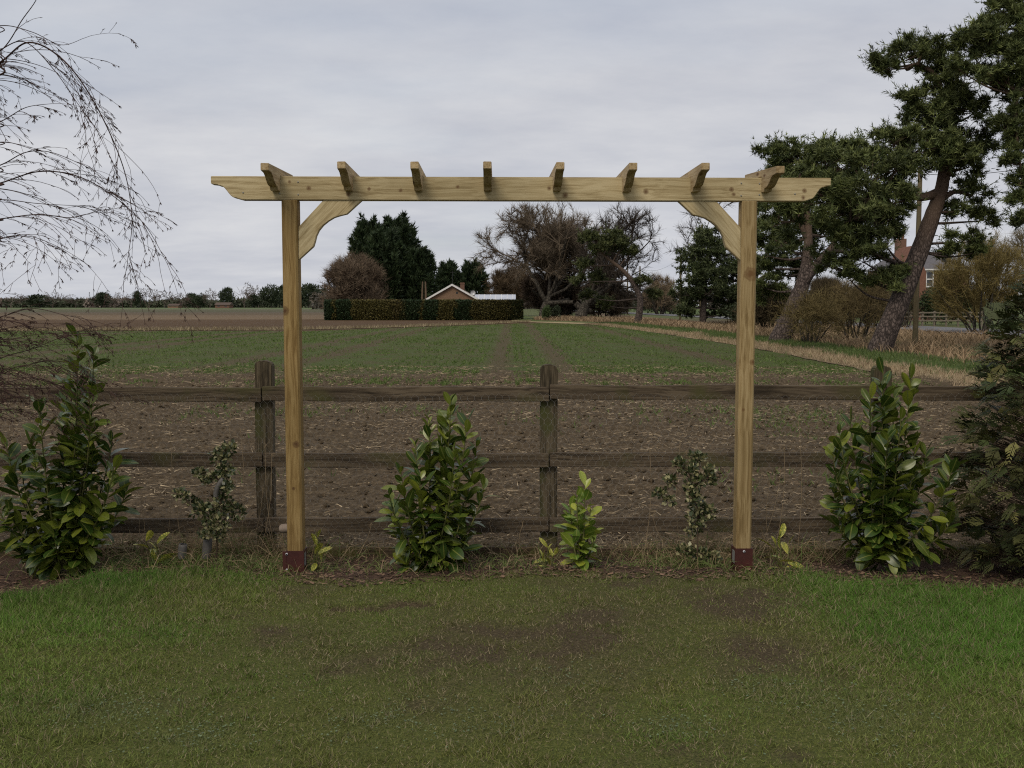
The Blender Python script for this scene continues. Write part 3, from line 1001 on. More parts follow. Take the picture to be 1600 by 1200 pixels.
prof = ogee_end(cxl, cxl + 0.175, BZ0, BZ1)
prof_r = ogee_end(cxr, cxr - 0.15, BZ0, BZ1)
outline = prof + prof_r[::-1]
bm_ = MB().prism(outline, 'y', -0.035, 0.035)
kn = []
for (a_, b_, r_) in ((484, 295, .011), (577, 296, .008), (454, 285, .007), (626, 298, .009), (715, 292, .009), (883, 305, .014), (1010, 299, .013), (1145, 295, .012), (1260, 297, .012), (1258, 308, .010), (858, 294, .010), (1148, 303, .009), (545, 304, .012)):
    p_ = P(a_, b_, PY - 0.035)
    kn.append((p_.x - pc.x, -0.035, p_.z, r_))
M['beam_x'] = m_timber('new_timber_beam', 'x', *BEAM, knots=False, knots_at=kn)
beam = bm_.build('beam', M['beam_x'], perg, bevel=0.003)

rafter_px = [(416, 1), (534.5, 1), (648.5, 1), (762.5, 1), (875.5, 1), (990.5, 1), (1103.5, 1), (1221.5, 1)]
RZ0, RZ1 = 2.185, 2.312
for i, (px, _) in enumerate(rafter_px):
    q = P(px, 262, 5.60)
    x = (q.x - pc.x) * math.cos(YAW) + (5.60 - PY) * math.sin(YAW)
    yf, yr = -0.335 + PYR.uniform(-0.012, 0.012), 0.345
    h = RZ1 - RZ0

    def tail(ye, yi):
        s = 1 if ye > yi else -1
        L = abs(ye - yi)
        pts = [(ye, RZ1), (ye, RZ1 - 0.30 * h), (ye - s * 0.10 * L, RZ1 - 0.34 * h)]
        for k in range(1, 9):
            t = k / 8
            pts.append((ye - s * (0.10 + 0.72 * t) * L, RZ1 - (0.34 + 0.50 * (t - 0.15 * math.sin(2 * math.pi * t))) * h))
        pts += [(ye - s * 0.88 * L, RZ0)]
        return pts
    f, r = tail(yf, -0.06), tail(yr, 0.06)
    # notched over the beam
    notch = [(0.0365, RZ0), (0.0365, BZ1 + 0.002), (-0.0365, BZ1 + 0.002), (-0.0365, RZ0)]
    out = f[::-1][0:0] + f + notch[::-1] + r[::-1]
    mb = MB().prism([(u, w - BZ1) for u, w in out], 'x', -0.0225, 0.0225)
    tilt = {0: 0.03, 7: 0.055}.get(i, 0.0)
    ra = mb.build('rafter', M['beam_y'], perg, (x, 0, BZ1 + PYR.uniform(0, 0.005)), bevel=0.0025)
    ra.rotation_euler = (tilt, PYR.uniform(-0.02, 0.02), PYR.uniform(-0.012, 0.012))

# dark screw heads where the beam is fixed
for sx in (-1, 1):
    for dx, dz in ((-0.055, 0.035), (-0.055, 0.098), (0.05, 0.03), (0.05, 0.10), (-0.26, 0.04)):
        V, Fc = path_tube([(0, -0.0375, 0), (0, -0.037, 0), (0, -0.034, 0)], [0.0008, 0.0046, 0.005], 8)
        obj('screw', mesh_np('screw', V, Fc, M['wire']), perg, (sx * half + dx * -sx, 0, BZ0 + dz))
# posts with steel shoes and knee braces
brace_px = [(471, 356), (509.5, 313), (569, 313), (545.6, 335.6), (535.6, 338), (526, 341), (517, 346.5), (509, 353), (502.5, 361), (498.5, 369.5),
            (496.5, 378), (494, 386), (471, 407)]
bpts = [P(a, b, PY) for a, b in brace_px]
bx0 = bpts[0].x
brace2d = [(p.x - bx0, p.z) for p in bpts]
for s, xc in ((-1, -half), (1, half)):
    lean = 0.0
    pm = MB()
    ch = 0.012
    a = 0.0455
    pts = [(-a + ch, -a), (a - ch, -a), (a, -a + ch), (a, a - ch), (a - ch, a), (-a + ch, a), (-a, a - ch), (-a, -a + ch)]
    pm.prism(pts, 'z', 0.10, BZ0 - 0.001)
    kz = lambda py: P(460, py, PY).z
    kl = [(0.018, -0.0455, kz(692), 0.016), (-0.035, -0.0455, kz(486), 0.022), (0.0, -0.0455, kz(760), 0.008)] if s < 0 else [(0.01, -0.0455, kz(428), 0.034), (0.03, -0.0455, kz(566), 0.014), (-0.02, -0.0455, kz(640), 0.008)]
    PT = ((0.155, 0.094, 0.030), (0.23, 0.148, 0.054), (0.295, 0.202, 0.083), (0.09, 0.045, 0.018)) if s < 0 else ((0.175, 0.115, 0.046), (0.265, 0.185, 0.083), (0.34, 0.25, 0.125), (0.15, 0.08, 0.03))
    po = pm.build('post', m_timber('new_timber_post', 'z', *PT, knots=False, knots_at=kl), perg, (xc, 0.004, 0), bevel=0.002, seg=1)
    po.rotation_euler = (0, 0, 0.05 * s)
    sh = MB()
    o_, i_ = 0.0515, 0.0475
    sh.box(-o_, o_, -o_, -i_, -0.05, 0.122).box(-o_, o_, i_, o_, -0.05, 0.122)
    sh.box(-o_, -i_, -i_, i_, -0.05, 0.122).box(i_, o_, -i_, i_, -0.05, 0.122)
    sho = sh.build('post_shoe', M['shoe'], perg, (xc, 0.004, 0))
    if s < 0:
        fl = MB().box(-o_ - 0.020, -o_ + 0.001, -0.0535, -0.0495, -0.05, 0.121)
        fl.build('shoe_flange', M['shoe'], sho)
    for (bx, bz) in (((-0.047 if s < 0 else 0.0), 0.105), ((-0.047 if s < 0 else 0.03), 0.012)):
        if s > 0 and bz < 0.05:
            continue
        V, Fc = path_tube([(bx, -o_ - 0.007, bz), (bx, -o_ - 0.005, bz), (bx, -o_ + 0.001, bz)], [0.004, 0.0072, 0.0075], 8)
        cap = np.array([list(range(8))])
        me = mesh_np('bolt', V, Fc, M['bolt'])
        rad = 1.0 if s < 0 else 0.55
        bo = obj('bolt', me, sho)
    st = MB().box(-s * (o_ + 0.0010) - 0.0007, -s * (o_ + 0.0010) + 0.0007, -0.035, 0.012, 0.03, 0.105)
    st.build('paper_label', M['sticker'], sho)
    # brace
    out = [((bxx if s < 0 else -bxx), bz) for bxx, bz in brace2d]
    out = [(u, min(w, BZ0 + 0.0)) for u, w in out]
    # rotate the grain: build in a frame along the brace
    ang = math.radians(48) * (1 if s < 0 else -1)
    ca, sa = math.cos(-ang), math.sin(-ang)
    pivot = (out[0][0], out[0][1])
    loc2 = [((u - pivot[0]) * ca - (w - pivot[1]) * sa, (u - pivot[0]) * sa + (w - pivot[1]) * ca) for u, w in out]
    mb = MB().prism(loc2, 'y', -0.0225, 0.0225)
    ox = xc + (a + 0.0008) * (1 if s < 0 else -1)
    bo = mb.build('knee_brace', M['brace'], perg, (ox, -0.004, pivot[1]), bevel=0.0025)
    bo.rotation_euler = (0, -ang, 0)

# ------------------------------------------------------------------ post-and-rail fence with netting
FY = 6.45
fence = thing('fence', 'weathered brown post and rail fence with wire netting along the field edge', 'fence', (0, FY, 0))
fposts = [-34, 413, 858, 1378, 1838]
fpx = [P(a, 640, FY + 0.05).x for a in fposts]
tops = [P(413, t, FY + 0.05).z for t in (566, 563, 569, 571, 568)]
for x, zt in zip(fpx, tops):
    mb = MB()
    w, dpt = 0.056, 0.04
    n = 5
    mb.prism([(-w, zt - 0.02), (-w + 0.02, zt - 0.004), (0.01, zt), (w - 0.015, zt - 0.012), (w, zt - 0.03), (w - 0.004, 0.5), (w + 0.002, -0.3), (-w + 0.003, -0.3), (-w - 0.003, 0.5)], 'y', 0.0225, 0.0225 + 2 * dpt)
    o = mb.build('post', M['fpost'], fence, (x, 0, 0), bevel=0.006, seg=2)
    o.rotation_euler = (0, PYR.uniform(-0.012, 0.012), 0)
rail_z = [P(600, t, FY).z for t in (605, 706.5, 808.5)]
ends = [-5.6] + fpx[1:4] + [5.8]
for k, zt in enumerate(rail_z):
    for j in range(4):
        x0, x1 = ends[j], ends[j + 1]
        dz = [(0.0, 0.004, 0.014, 0.010), (0.0, -0.004, 0.0, 0.002), (-0.003, 0.0, 0.0, 0.0)][k][j]
        zc = zt + dz - 0.046
        n = 12
        L = x1 - x0 - 0.006
        mb = MB()
        V, Fc = [], []
        hh = 0.045
        rr = random.Random(k * 10 + j)
        for i in range(n + 1):
            xx = -L / 2 + L * i / n
            wz = 0.003 * math.sin(i * 0.9 + j + k) + rr.uniform(-0.0012, 0.0012)
            wy = 0.003 * math.sin(i * 0.5 + j)
            V += [(xx, -0.0185 + wy, -hh + wz), (xx, 0.0185 + wy, -hh + wz), (xx, 0.0185 + wy, hh + wz), (xx, -0.0185 + wy, hh + wz)]
        for i in range(n):
            for q in range(4):
                p_ = (q + 1) % 4
                Fc.append((4 * i + q, 4 * i + p_, 4 * i + 4 + p_, 4 * i + 4 + q))
        Fc.append((0, 1, 2, 3)); Fc.append((4 * n + 3, 4 * n + 2, 4 * n + 1, 4 * n))
        mb.v, mb.f = V, Fc
        mb.build('rail', M['rail'], fence, ((x0 + x1) / 2, 0, zc), bevel=0.003, seg=1)
gz = P(600, 855.5, FY).z
for j in range(4):
    x0, x1 = ends[j], ends[j + 1]
    mb = MB().box(-(x1 - x0) / 2 + 0.004, (x1 - x0) / 2 - 0.004, 0.02, 0.045, gz - 0.16, gz + (0.0, 0.004, -0.004, 0.0)[j])
    mb.build('gravel_board', M['gboard'], fence, ((x0 + x1) / 2, -0.03, 0), bevel=0.004, seg=1)


def netting():
    cw, chh = 0.044, 0.038                     # hexagon width and row pitch
    segs = []
    r = 0.00042
    z0, z1 = gz, rail_z[0] - 0.03
    rows = int((z1 - z0) / chh)
    rng = random.Random(5)
    nx = int(8.8 / cw)

    def pt(u, v):
        x = -4.4 + u; z = z0 + v
        return (x + 0.006 * math.sin(z * 9 + x * 3), -0.0235 + 0.006 * math.sin(x * 5 + z * 4) - 0.004, z + 0.006 * math.sin(x * 2.1 + z))
    for j in range(rows):
        off = (j % 2) * cw / 2
        for i in range(nx):
            u, v = i * cw + off, j * chh
            a, b = pt(u, v), pt(u, v + chh * 0.45)
            c, d = pt(u - cw / 2, v + chh), pt(u + cw / 2, v + chh)
            segs.append((*a, *b, r * 1.3, r * 1.3)); segs.append((*b, *c, r, r)); segs.append((*b, *d, r, r))
    V, Fc = tubes(segs, 3)
    o = obj('wire_netting', mesh_np('wire_netting', V, Fc, M['wire']), fence, kind='stuff')


netting()
# ------------------------------------------------------------------ distant buildings
M['brick'] = m_noise('brick', [(0.3, (0.165, 0.10, 0.062)), (0.5, (0.215, 0.138, 0.088)), (0.7, (0.26, 0.172, 0.115))], 5, 0.9, stretch=(1, 1, 3))
M['brick_red'] = m_noise('red_brick', [(0.3, (0.13, 0.072, 0.05)), (0.7, (0.20, 0.115, 0.08))], 5, 0.9, stretch=(1, 1, 3))
M['white'] = m_noise('white_paint', [(0.3, (0.68, 0.67, 0.64)), (0.7, (0.8, 0.79, 0.77))], 3, 0.6)
M['tile'] = m_noise('brown_roof_tile', [(0.3, (0.07, 0.05, 0.04)), (0.7, (0.13, 0.095, 0.075))], 4, 0.85, stretch=(1, 4, 4))
M['redtile'] = m_noise('red_clay_tile', [(0.3, (0.15, 0.072, 0.048)), (0.7, (0.22, 0.11, 0.075))], 4, 0.85)
M['slate'] = m_noise('slate', [(0.3, (0.085, 0.08, 0.085)), (0.7, (0.15, 0.14, 0.145))], 4, 0.6, stretch=(1, 1, 5))
M['paleroof'] = m_noise('pale_metal_roof', [(0.3, (0.42, 0.44, 0.50)), (0.7, (0.52, 0.54, 0.60))], 1.0, 0.5)
M['glass'] = m_noise('dark_glass', [(0.3, (0.03, 0.035, 0.04)), (0.7, (0.06, 0.065, 0.07))], 2.0, 0.08, 0.6)
M['dark'] = m_noise('dark_metal', [(0.3, (0.03, 0.03, 0.03)), (0.7, (0.06, 0.06, 0.06))], 6, 0.5)


def poly(name, verts, faces, mat, parent=None, kind=None):
    me = bpy.data.meshes.new(name)
    me.from_pydata([tuple(v) for v in verts], [], faces)
    me.materials.append(mat); me.update()
    return obj(name, me, parent, kind=kind)


def bungalow():
    Y = 128.0
    ap, l, r = P(706.5, 444.5, Y), P(664, 469, Y), P(750, 469.5, Y)
    cx = ap.x
    t = thing('bungalow', 'low brick bungalow with a white edged gable behind the clipped hedge', 'house', (cx, Y, FZ))
    apz = ap.z - FZ
    slope = (ap.z - l.z) / (cx - l.x)
    hw = 4.1
    ez = apz - slope * hw
    D = 11.0
    MB().prism([(-hw + 0.3, 0), (hw - 0.3, 0), (hw - 0.3, ez + 0.3 * slope - 0.12), (0, apz - 0.12), (-hw + 0.3, ez + 0.3 * slope - 0.12)], 'y', 0, D).build('wall', M['brick'], t)
    for s in (-1, 1):
        o = MB().prism([(0, apz - 0.10), (0, apz + 0.06), (s * hw, ez + 0.06), (s * hw, ez - 0.10)], 'y', -0.28, D + 0.3).build('roof', M['tile'], t)
        MB().prism([(0, apz - 0.16), (0, apz + 0.085), (s * (hw + 0.05), ez + 0.085), (s * (hw + 0.05), ez - 0.16)], 'y', -0.34, -0.285).build('bargeboard', M['white'], o)
    ch = MB().box(-0.26, 0.26, 0, 0.55, 0, 1.2).box(-0.31, 0.31, -0.05, 0.6, 1.04, 1.13)
    q = P(720.5, 452, Y)
    c = ch.build('chimney', M['brick_red'], t, (q.x - cx, 3.0, q.z - FZ - 0.3))
    V, Fc = path_tube([(0, 0, 0.0), (0, 0, 1.7)], [0.03, 0.02], 6)
    a = obj('aerial', mesh_np('aerial', V, Fc, M['dark']), t, (0.05, 0.4, apz))
    MB().box(-0.35, 0.35, -0.012, 0.012, 1.5, 1.53).box(-0.2, 0.2, -0.012, 0.012, 1.15, 1.18).build('aerial_bar', M['dark'], a)
    MB().box(-0.12, 0.12, -0.02, 0.0, 0, 0.25).build('vent', M['dark'], t, (0.6, -0.003, apz - 1.15))
    V, Fc = path_tube([(0, -0.12, 0), (0, -0.05, 0.0), (0, 0.0, 0.0)], [0.32, 0.25, 0.02], 10)
    obj('satellite_dish', mesh_np('satellite_dish', V, Fc, M['bolt']), t, (P(738, 457, Y).x - cx, 2.2, P(738, 457, Y).z - FZ))
    # extension with pale low roof
    x0, x1 = P(742, 465, Y).x - cx, P(806, 465, Y).x - cx
    zt = P(770, 461, Y).z - FZ
    ze = P(770, 472, Y).z - FZ
    MB().box(x0 - 1.5, x1 - 0.3, 2.2, 8.0, 0, ze).build('wall', M['brick'], t)
    mb = MB().prism([(1.6, ze), (1.6, ze + 0.10), (5.2, zt + 0.12), (8.6, ze + 0.1), (8.6, ze), (5.2, zt)], 'x', x0 - 0.2, x1)
    ro = mb.build('roof', M['paleroof'], t)
    for k in range(7):
        xx = x0 + (x1 - x0) * (k + 0.5) / 7
        MB().prism([(1.6, ze + 0.10), (1.6, ze + 0.14), (5.2, zt + 0.16), (5.2, zt + 0.12)], 'x', xx - 0.03, xx + 0.03).build('roof_seam', M['white'], ro)


def brick_house():
    Y = 100.0
    z0 = FZ
    L, R = P(1398, 420, Y).x, P(1515, 420, Y).x
    ez = P(1450, 420.5, Y).z - z0
    rz = P(1450, 384, Y).z - z0
    cx = (L + R) / 2
    t = thing('brick_house', 'two storey red brick house with slate roof behind the leaning pine', 'house', (cx, Y, z0))
    hw = (R - L) / 2
    MB().box(-hw, hw, 0, 7.5, 0, ez).build('wall', M['brick_red'], t)
    rx0, rx1 = -hw * 0.42, hw * 0.05
    e = 0.3
    v = [(-hw - e, -e, ez), (hw + e, -e, ez), (hw + e, 7.5 + e, ez), (-hw - e, 7.5 + e, ez), (rx0, 3.75, rz), (rx1, 3.75, rz)]
    rf_ = poly('roof', v, [(0, 1, 5, 4), (1, 2, 5), (2, 3, 4, 5), (3, 0, 4), (3, 2, 1, 0)], M['slate'], t)
    MB().box(-hw - e, hw + e, -e - 0.10, -e - 0.003, ez - 0.13, ez + 0.01).build('gutter', M['white'], t)
    # front gable wing in red tile at the left
    gx0, gx1 = -hw - 0.2, P(1434, 400, Y).x - cx
    gm = (gx0 + gx1) / 2
    MB().prism([(gx0, 0), (gx1, 0), (gx1, ez - 0.4), (gm, rz - 0.1), (gx0, ez - 0.4)], 'y', -2.2, 2.0).build('gable_wing', M['redtile'], t)
    for (px, py0, py1) in ((1452, 424, 449),):
        xa, xb = P(1446, 430, Y).x - cx, P(1458.5, 430, Y).x - cx
        zb, zt = P(1450, 449, Y).z - z0, P(1450, 423.5, Y).z - z0
        xm = (xa + xb) / 2; w = (xb - xa) / 2; h = zt - zb
        fr = MB()
        fr.box(-w, -w + 0.11, -0.09, 0.02, 0, h).box(w - 0.11, w, -0.09, 0.02, 0, h).box(-w + 0.11, w - 0.11, -0.088, 0.02, h - 0.12, h - 0.001)
        fr.box(-w + 0.11, w - 0.11, -0.088, 0.02, 0.001, 0.13).box(-w + 0.11, w - 0.11, -0.088, 0.02, h / 2 - 0.06, h / 2 + 0.06)
        wi = fr.build('window', M['white'], t, (xm, -0.02, zb))
        MB().box(-w + 0.115, w - 0.115, -0.045, -0.03, 0.135, h / 2 - 0.065).build('pane', M['glass'], wi)
        MB().box(-w + 0.115, w - 0.115, -0.045, -0.03, h / 2 + 0.065, h - 0.125).build('pane', M['glass'], wi)
    V, Fc = path_tube([(0, 0, 0), (0, 0, 0.5)], [0.15, 0.12], 8)
    c = MB().box(-0.45, 0.45, -0.4, 0.4, -0.6, 0.9).build('chimney', M['brick_red'], t, (rx0 - 0.2, 3.75, rz))
    for dx in (-0.2, 0.2):
        obj('chimney_pot', mesh_np('chimney_pot', V, Fc, M['redtile']), c, (dx, 0, 0.895))


bungalow()
brick_house()


def far_house(px, py0, py1, w_px, Y, label, mat):
    a, b = P(px - w_px / 2, py1, Y), P(px + w_px / 2, py0, Y)
    t = thing('farm_building', label, 'house', ((a.x + b.x) / 2, Y, FZ))
    w = (b.x - a.x) / 2; h = b.z - FZ
    MB().box(-w, w, 0, 8, 0, h * 0.6).build('wall', mat, t)
    MB().prism([(-0.4, h * 0.6 - 0.1), (8.4, h * 0.6 - 0.1), (4, h)], 'x', -w - 0.4, w + 0.4).build('roof', M['tile'], t)
    n = max(2, int(w / 2.2))
    for k in range(n):
        MB().box(-0.6, 0.6, -0.06, 0.02, 0.9, h * 0.6 - 0.5).build('window', M['glass'], t, (-w + (k + 0.5) * 2 * w / n, 0, 0))


far_house(347, 472.5, 480, 22, 560, 'small red brick house by the pale bare tree in the far left treeline', M['brick_red'])
far_house(270, 474.5, 480, 16, 600, 'low brown roofed building among bare trees in the far left treeline', M['brick'])

# mast
mp_ = P(140, 470, 800)
t = thing('mast', 'thin grey lattice mast rising from the far left treeline', 'mast', (mp_.x, 800, FZ))
hm = P(140, 456, 800).z - FZ
for sx in (-0.5, 0.5):
    V, Fc = path_tube([(sx, 0, 0), (sx * 0.4, 0, hm)], [0.12, 0.1], 5)
    obj('leg', mesh_np('leg', V, Fc, M['dark']), t)
for k in range(6):
    V, Fc = tubes([(-0.5 + 0.05 * k, 0, hm * k / 6, 0.45 - 0.05 * k, 0, hm * (k + 1) / 6, 0.07, 0.07)], 4)
    obj('brace', mesh_np('brace', V, Fc, M['dark']), t)

# utility poles and lines
M['pole'] = m_noise('creosoted_pole', [(0.3, (0.07, 0.055, 0.03)), (0.7, (0.13, 0.105, 0.06))], 4, 0.85, stretch=(4, 4, 0.5))
POLES = {}


def pole(px, Y, ptop, r, label, base_z=-0.1, arms=True):
    b = P(px, ptop, Y)
    t = thing('utility_pole', label, 'pole', (b.x, Y, base_z), 'utility poles along the road')
    h = b.z - base_z
    V, Fc = path_tube([(0, 0, -0.4), (0, 0, h * 0.5), (0, 0, h), (0, 0, h + 0.02)], [r, r * 0.9, r * 0.78, 0.01], 10)
    obj('shaft', mesh_np('shaft', V, Fc, M['pole'], smooth=True), t)
    if arms:
        MB().box(-0.05, 0.05, -0.12, 0.12, 0, 0.18).build('insulator', M['dark'], t, (0, -r, h - 0.35))
    POLES[px] = Vector((b.x, Y, b.z - 0.25))


pole(1438, 43.0, 262, 0.12, 'brown wooden utility pole beside the leaning pine trunk', -0.1)
pole(1097, 104.0, 351, 0.14, 'tall brown utility pole rising from the small pine beside the right hand post')
pole(1064, 118.0, 398, 0.12, 'dark utility pole against the sky just left of the small pine')
pole(1000, 150.0, 416, 0.13, 'dark utility pole right of the leaning pine with the flat crown')
pole(981, 175.0, 399, 0.13, 'grey utility pole half hidden in the bare oak crown')
t = thing('utility_pole', 'dark pole with a box on top in front of the brick house', 'pole', (P(1477, 450, 92).x, 92, -0.1), 'utility poles along the road')
hh = P(1477, 399, 92).z + 0.1
V, Fc = path_tube([(0, 0, -0.3), (0, 0, hh)], [0.16, 0.13], 8)
obj('shaft', mesh_np('shaft', V, Fc, M['dark'], smooth=True), t)
MB().box(-0.35, 0.35, -0.25, 0.25, -0.6, 0.15).build('box', M['dark'], t, (0, 0, hh), bevel=0.05)


def wire(a, b, sag, label):
    pts = []
    for k in range(13):
        u = k / 12
        p = a.lerp(b, u); p.z -= sag * 4 * u * (1 - u); pts.append(p)
    V, Fc = path_tube(pts, [0.012] * 13, 4)
    tag(obj('overhead_line', mesh_np('overhead_line', V, Fc, M['dark'])), label, 'cable')


wire(POLES[1000], POLES[1064], 0.9, 'thin sagging overhead cable between poles beside the bare oak')
wire(POLES[1064], POLES[1438], 1.2, 'thin overhead cable running behind the right pergola post')
wire(POLES[1438], P(1760, 215, 40), 0.5, 'thin overhead cable against the sky right of the leaning pine')

# pale rail fence beyond the road
pf = thing('paddock_fence', 'pale wooden paddock fence beyond the road right of the leaning trunk', 'fence', (P(1462, 500, 74).x, 74, -0.05))
M['palewood'] = m_noise('pale_weathered_wood', [(0.3, (0.14, 0.115, 0.085)), (0.7, (0.22, 0.19, 0.145))], 6, 0.9)
xa, xb = P(1405, 495, 74).x - pf.location.x, P(1535, 495, 74).x - pf.location.x
zr = [P(1460, y, 74).z + 0.05 for y in (488.5, 494.5, 501)]
npst = 8
for k in range(npst):
    xx = xa + (xb - xa) * k / (npst - 1)
    MB().box(-0.06, 0.06, -0.05, 0.05, -0.3, zr[0] + 0.08 + 0.05 * (k % 2)).build('post', M['palewood'], pf, (xx, 0.08, 0))
for k in range(npst - 1):
    for j, z in enumerate(zr):
        x0, x1 = xa + (xb - xa) * k / (npst - 1), xa + (xb - xa) * (k + 1) / (npst - 1)
        o = MB().box(-(x1 - x0) / 2, (x1 - x0) / 2 - 0.01, -0.025, 0.025, -0.05, 0.05).build('rail', M['palewood'], pf, ((x0 + x1) / 2, 0, z))
        o.rotation_euler = (0, PYR.uniform(-0.02, 0.02), 0)


# ------------------------------------------------------------------ trees
def grow(rng, stack, maxlev, prm, inside=None):
    """branching skeleton; returns segments with level"""
    segs = []
    while stack:
        p, d, L, r, lev = stack.pop()
        n = prm['nseg'][min(lev, len(prm['nseg']) - 1)]
        w = prm['wander'][min(lev, len(prm['wander']) - 1)]
        up = prm['up'][min(lev, len(prm['up']) - 1)]
        nch = prm['nch'][min(lev, len(prm['nch']) - 1)]
        ang = prm['ang'][min(lev, len(prm['ang']) - 1)]
        px_, py_, pz_ = p
        dx, dy, dz = d
        sl = L / n
        spots = []
        for i in range(n):
            dx += rng.gauss(0, w); dy += rng.gauss(0, w); dz += rng.gauss(0, w) + up
            m = math.sqrt(dx * dx + dy * dy + dz * dz) or 1
            dx, dy, dz = dx / m, dy / m, dz / m
            qx, qy, qz = px_ + dx * sl, py_ + dy * sl, pz_ + dz * sl
            r0 = r * (1 - 0.55 * i / n); r1 = r * (1 - 0.55 * (i + 1) / n)
            segs.append((px_, py_, pz_, qx, qy, qz, max(r0, prm['rmin']), max(r1, prm['rmin']), lev))
            px_, py_, pz_ = qx, qy, qz
            spots.append((qx, qy, qz, dx, dy, dz, r1, (i + 1) / n))
            if inside and lev > 0 and not inside(qx, qy, qz):
                break
        if lev >= maxlev:
            continue
        if inside and not inside(px_, py_, pz_) and lev > 0:
            continue
        lo = prm['start'][min(lev, len(prm['start']) - 1)]
        cand = [s for s in spots if s[7] >= lo] or spots[-1:]
        k = nch if isinstance(nch, int) else rng.randint(*nch)
        for c in range(k):
            s = cand[-1] if c == 0 else rng.choice(cand)
            a = ang * rng.uniform(0.6, 1.3)
            if c == 0:
                a *= 0.4
            # random perpendicular
            ux, uy, uz = rng.gauss(0, 1), rng.gauss(0, 1), rng.gauss(0, 1)
            dt = ux * s[3] + uy * s[4] + uz * s[5]
            ux, uy, uz = ux - dt * s[3], uy - dt * s[4], uz - dt * s[5]
            m = math.sqrt(ux * ux + uy * uy + uz * uz) or 1
            ca, sa = math.cos(a), math.sin(a) / m
            nd_ = (s[3] * ca + ux * sa, s[4] * ca + uy * sa, s[5] * ca + uz * sa)
            stack.append(((s[0], s[1], s[2]), nd_, L * (prm.get('lr0', prm['lr']) if lev == 0 else prm['lr']) * rng.uniform(0.75, 1.15), s[6] * prm['rr'], lev + 1))
    return segs


def skeleton_mesh(name, segs, col_a, col_b, rng, mat, sides=3):
    S = np.array([s[:8] for s in segs])
    V, Fc = tubes(S, sides)
    col = np.repeat(mixcol(rng, len(S), col_a, col_b, 0.15), 2 * sides, axis=0)
    return mesh_np(name, V, Fc, mat, col)


def twig_fuzz(segs, lev, k, L, W, rng, ca, cb):
    """fine end twigs: slim blades growing from the outer branches"""
    S = np.array([q for q in segs if q[8] >= lev])
    S = np.repeat(S, k, axis=0)
    n = len(S)
    u = rng.random((n, 1))
    p = S[:, 0:3] * (1 - u) + S[:, 3:6] * u
    d = norm(S[:, 3:6] - S[:, 0:3]) * 0.75 + unit(rng, n) * 0.75
    d[:, 2] += 0.12
    return blades(p, d, rng.uniform(0.5, 1.2, n) * L, W, mixcol(rng, n, ca, cb, 0.2), rng)


def bare_tree(name, label, cat, loc, stacks, maxlev, prm, seed, ca, cb, inside=None, group=None, split=1, bark=None, tname='trunk', fuzz=None):
    rng = random.Random(seed)
    segs = grow(rng, list(stacks), maxlev, prm, inside)
    r2 = np.random.default_rng(seed)
    t = thing(name, label, cat, loc, group)
    big = [s for s in segs if s[8] <= split]
    small = [s for s in segs if s[8] > split]
    if big:
        S = np.array([s[:8] for s in big])
        V, Fc = tubes(S, 7)
        obj(tname, mesh_np(tname, V, Fc, bark or M['bark_grey'], smooth=True), t)
    if small:
        S = np.array([q[:8] for q in small])
        V, Fc = tubes(S, 3)
        cc = Cat(); cc.add(V, Fc, np.repeat(mixcol(r2, len(S), ca, cb, 0.15), 6, axis=0))
        if fuzz:
            cc.add(*twig_fuzz(segs, fuzz[0], fuzz[1], fuzz[2], fuzz[3], r2, ca, cb))
        obj('crown', cc.mesh('crown', M['twig']), t, kind='stuff')
    return t


def ell(cx, cy, cz, rx, ry, rz):
    def f(x, y, z):
        return ((x - cx) / rx) ** 2 + ((y - cy) / ry) ** 2 + ((z - cz) / rz) ** 2 < 1
    return f


OAK = dict(lr0=2.1, nseg=[4, 6, 5, 4, 3, 3], wander=[0.10, 0.16, 0.18, 0.2, 0.22, 0.25], up=[0.02, 0.05, 0.03, 0.03, 0.03, 0.02], nch=[9, (7, 7), (6, 7), (5, 5), (4, 5), 4],
           ang=[1.1, 0.9, 0.85, 0.8, 0.8, 0.8], lr=0.66, rr=0.66, rmin=0.026, start=[0.4, 0.25, 0.2, 0.15, 0.1, 0.1])
TW1, TW2 = (0.095, 0.072, 0.049), (0.185, 0.145, 0.102)
b1 = G(905, 498, FZ)
DO = 108.0
oz = lambda py: P(900, py, DO).z - FZ
ox = lambda px: P(px, 480, DO).x


def oak(px_c, px_l, px_r, py_top, Y, seed, label, lean=0.0, maxlev=4, base=None, ca=TW1, cb=TW2, r=0.55, prm=OAK, zc=0.52, low=1.0, fuzz=(3, 11, 0.95, 0.036)):
    cx = P(base or px_c, 490, Y).x
    h = P(px_c, py_top, Y).z - FZ
    xc = P(px_c, 480, Y).x - cx
    rx = (P(px_r, 480, Y).x - P(px_l, 480, Y).x) / 2
    ins = ell(xc, 0, h * zc, rx, rx * 0.9, h * (1 - zc))
    stack = [((0, 0, -0.2), (lean, 0, 1), h * 0.24, r, 0)]
    return bare_tree('oak_tree', label, 'tree', (cx, Y, FZ), stack, maxlev, prm, seed, ca, cb, ins, 'bare trees behind the field', fuzz=fuzz)


